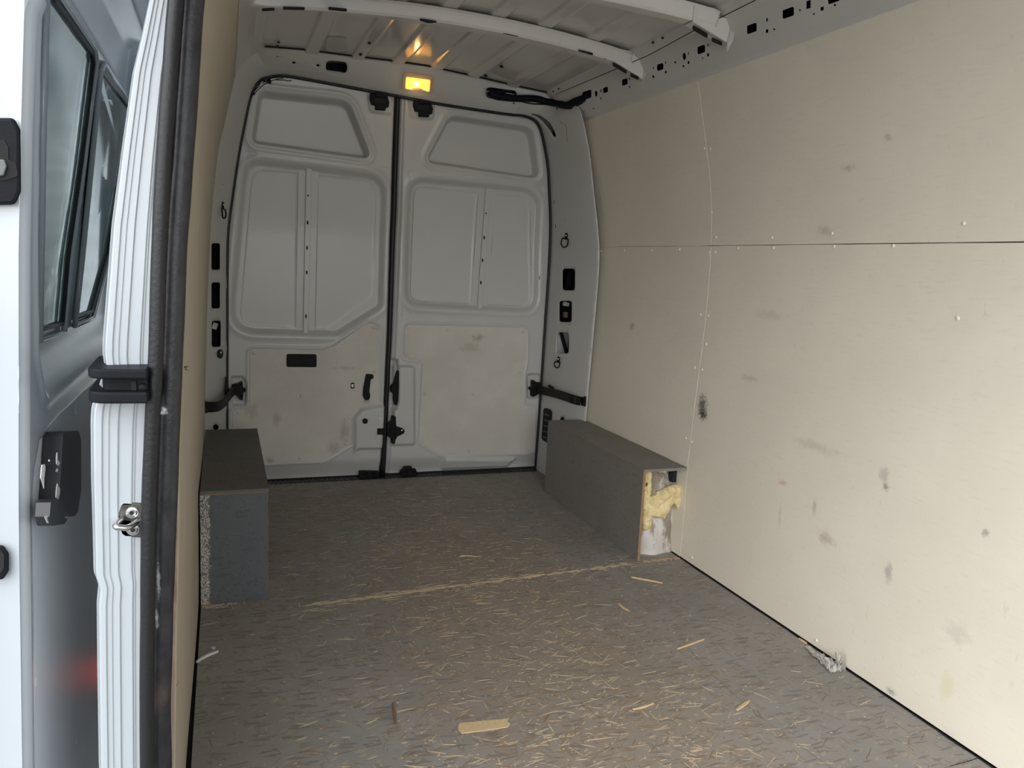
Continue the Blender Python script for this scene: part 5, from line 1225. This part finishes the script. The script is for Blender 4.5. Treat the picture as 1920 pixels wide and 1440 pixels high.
# the broad chip: a slab with ragged ends
cp_ = [(859, 1363), (862, 1357), (900, 1353), (955, 1348), (951, 1354), (957, 1358), (952, 1364), (908, 1371), (866, 1376), (860, 1370)]
o = slab('wood_chip', cp_, lambda q: q.z-.0002, (0, 0, 1), .0022, M['tan'], None, .0005); tag(o, 'broad pale tan wood chip lying flat at the front of floor', 'chip')
strip = splinter([(369, 1240), (378, 1233), (390, 1227), (409, 1220)], .0052, .004, 'whitebit', 'white curled plastic strip lying on floor beside the left wall', 'plastic_strip', 'strip')
o = slab('paint_chip', ell(400, 1215, 4, 2.4, 9), lambda q: q.z-.0002, (0, 0, 1), .002, M['whitebit'], None, .0004); tag(o, 'tiny white oval paint chip above the white plastic strip', 'chip')
# dust heaps at the box corners
bm = bmesh.new()
for k in range(260):
    if k < 150: x, y = -.07+abs(random.gauss(0, .05)), LBf-.004-abs(random.gauss(0, .012))
    else: x, y = random.uniform(RBx+.02, 1.665), RBf-.002-abs(random.gauss(0, .010))
    r = random.uniform(.0008, .0026); add_box(bm, (x, y, r*.4), (r*2, r*random.uniform(.6, 3), r), Matrix.Rotation(random.random()*6, 3, 'Z'))
tag(bm_obj('dust_crumbs', bm, M['flake1'], floor), kind='stuff')
# crumpled clear film by the wall
fc = at_z((1545, 1245), .004); bm = bmesh.new()
FP = {}
ax = at_z((1512, 1215), .0); bx = at_z((1572, 1262), .0); dv = (bx-ax); nU, nV = 26, 14
for i in range(nU):
    for j in range(nV):
        u, v = i/(nU-1), j/(nV-1)-.5
        wd = (.006+.019*u); side = Vector((-dv.y, dv.x, 0)).normalized()
        p = ax+dv*u+side*v*2*wd*-1
        n_ = mnoise.noise(Vector((u*9, v*7, 3)))+.6*mnoise.noise(Vector((u*22, v*17, 9)))
        z = .003+abs(n_)*(.010+.050*u**1.5)*(1-abs(v)*1.2)
        p.x = min(p.x+.006*mnoise.noise(Vector((v*9, u*11, 5))), 1.662); FP[i, j] = bm.verts.new((p.x, p.y+.006*mnoise.noise(Vector((u*10, v*9, 6))), z))
for i in range(nU-1):
    for j in range(nV-1): bm.faces.new((FP[i, j], FP[i+1, j], FP[i+1, j+1], FP[i, j+1]))
# twisted tail standing up against the wall
tw = at_z((1574, 1258), .0)
for k in range(3):
    q0 = [tw+Vector((-.006+.012*k*.5, random.uniform(-.008, .008), .010)), tw+Vector((-.004, .004*k, .026)), tw+Vector((.002-.006*k, -.006+.008*k, .046+.004*k))]
    ring0 = [bm.verts.new(q+Vector((.006*math.cos(k*2), .007*math.sin(k*2+1), 0))) for q in q0]; ring1 = [bm.verts.new(q-Vector((.007*math.cos(k*2), .008*math.sin(k*2+1), .004))) for q in q0]
    for a_ in range(2): bm.faces.new((ring0[a_], ring0[a_+1], ring1[a_+1], ring1[a_]))
wr = bm_obj('plastic_wrapper', bm, M['film'], None, False); so = wr.modifiers.new('thickness', 'SOLIDIFY'); so.thickness = .0012
tag(wr, 'crumpled clear plastic wrapper on the floor against right wall', 'wrapper')

# ================================================================== OUTSIDE
gz = -.68
gr = tag(box_obj('ground', (-30, -25, gz-.1), (30, 40, gz), M['ground']), 'grey asphalt yard beneath the van', 'ground', kind='structure')
shed = empty('shed', (-3, 9, gz)); tag(shed, 'pale corrugated shed seen through the sliding door windows', 'shed')
zsw = np.arange(0, 3.6, .02); P = np.zeros((2, len(zsw), 3))
P[0, :, 0] = -9; P[1, :, 0] = 1.5; P[:, :, 1] = (9+.05*np.sin(zsw*2*math.pi/.25))[None]; P[:, :, 2] = gz+zsw[None]
adopt(grid_obj('cladding', P, M['clad']), shed)
bm = bmesh.new(); add_box(bm, (-3.75, 10.6, gz+3.7), (11, 3.6, .2)); adopt(bm_obj('shed_roof', bm, M['greyseal']), shed)
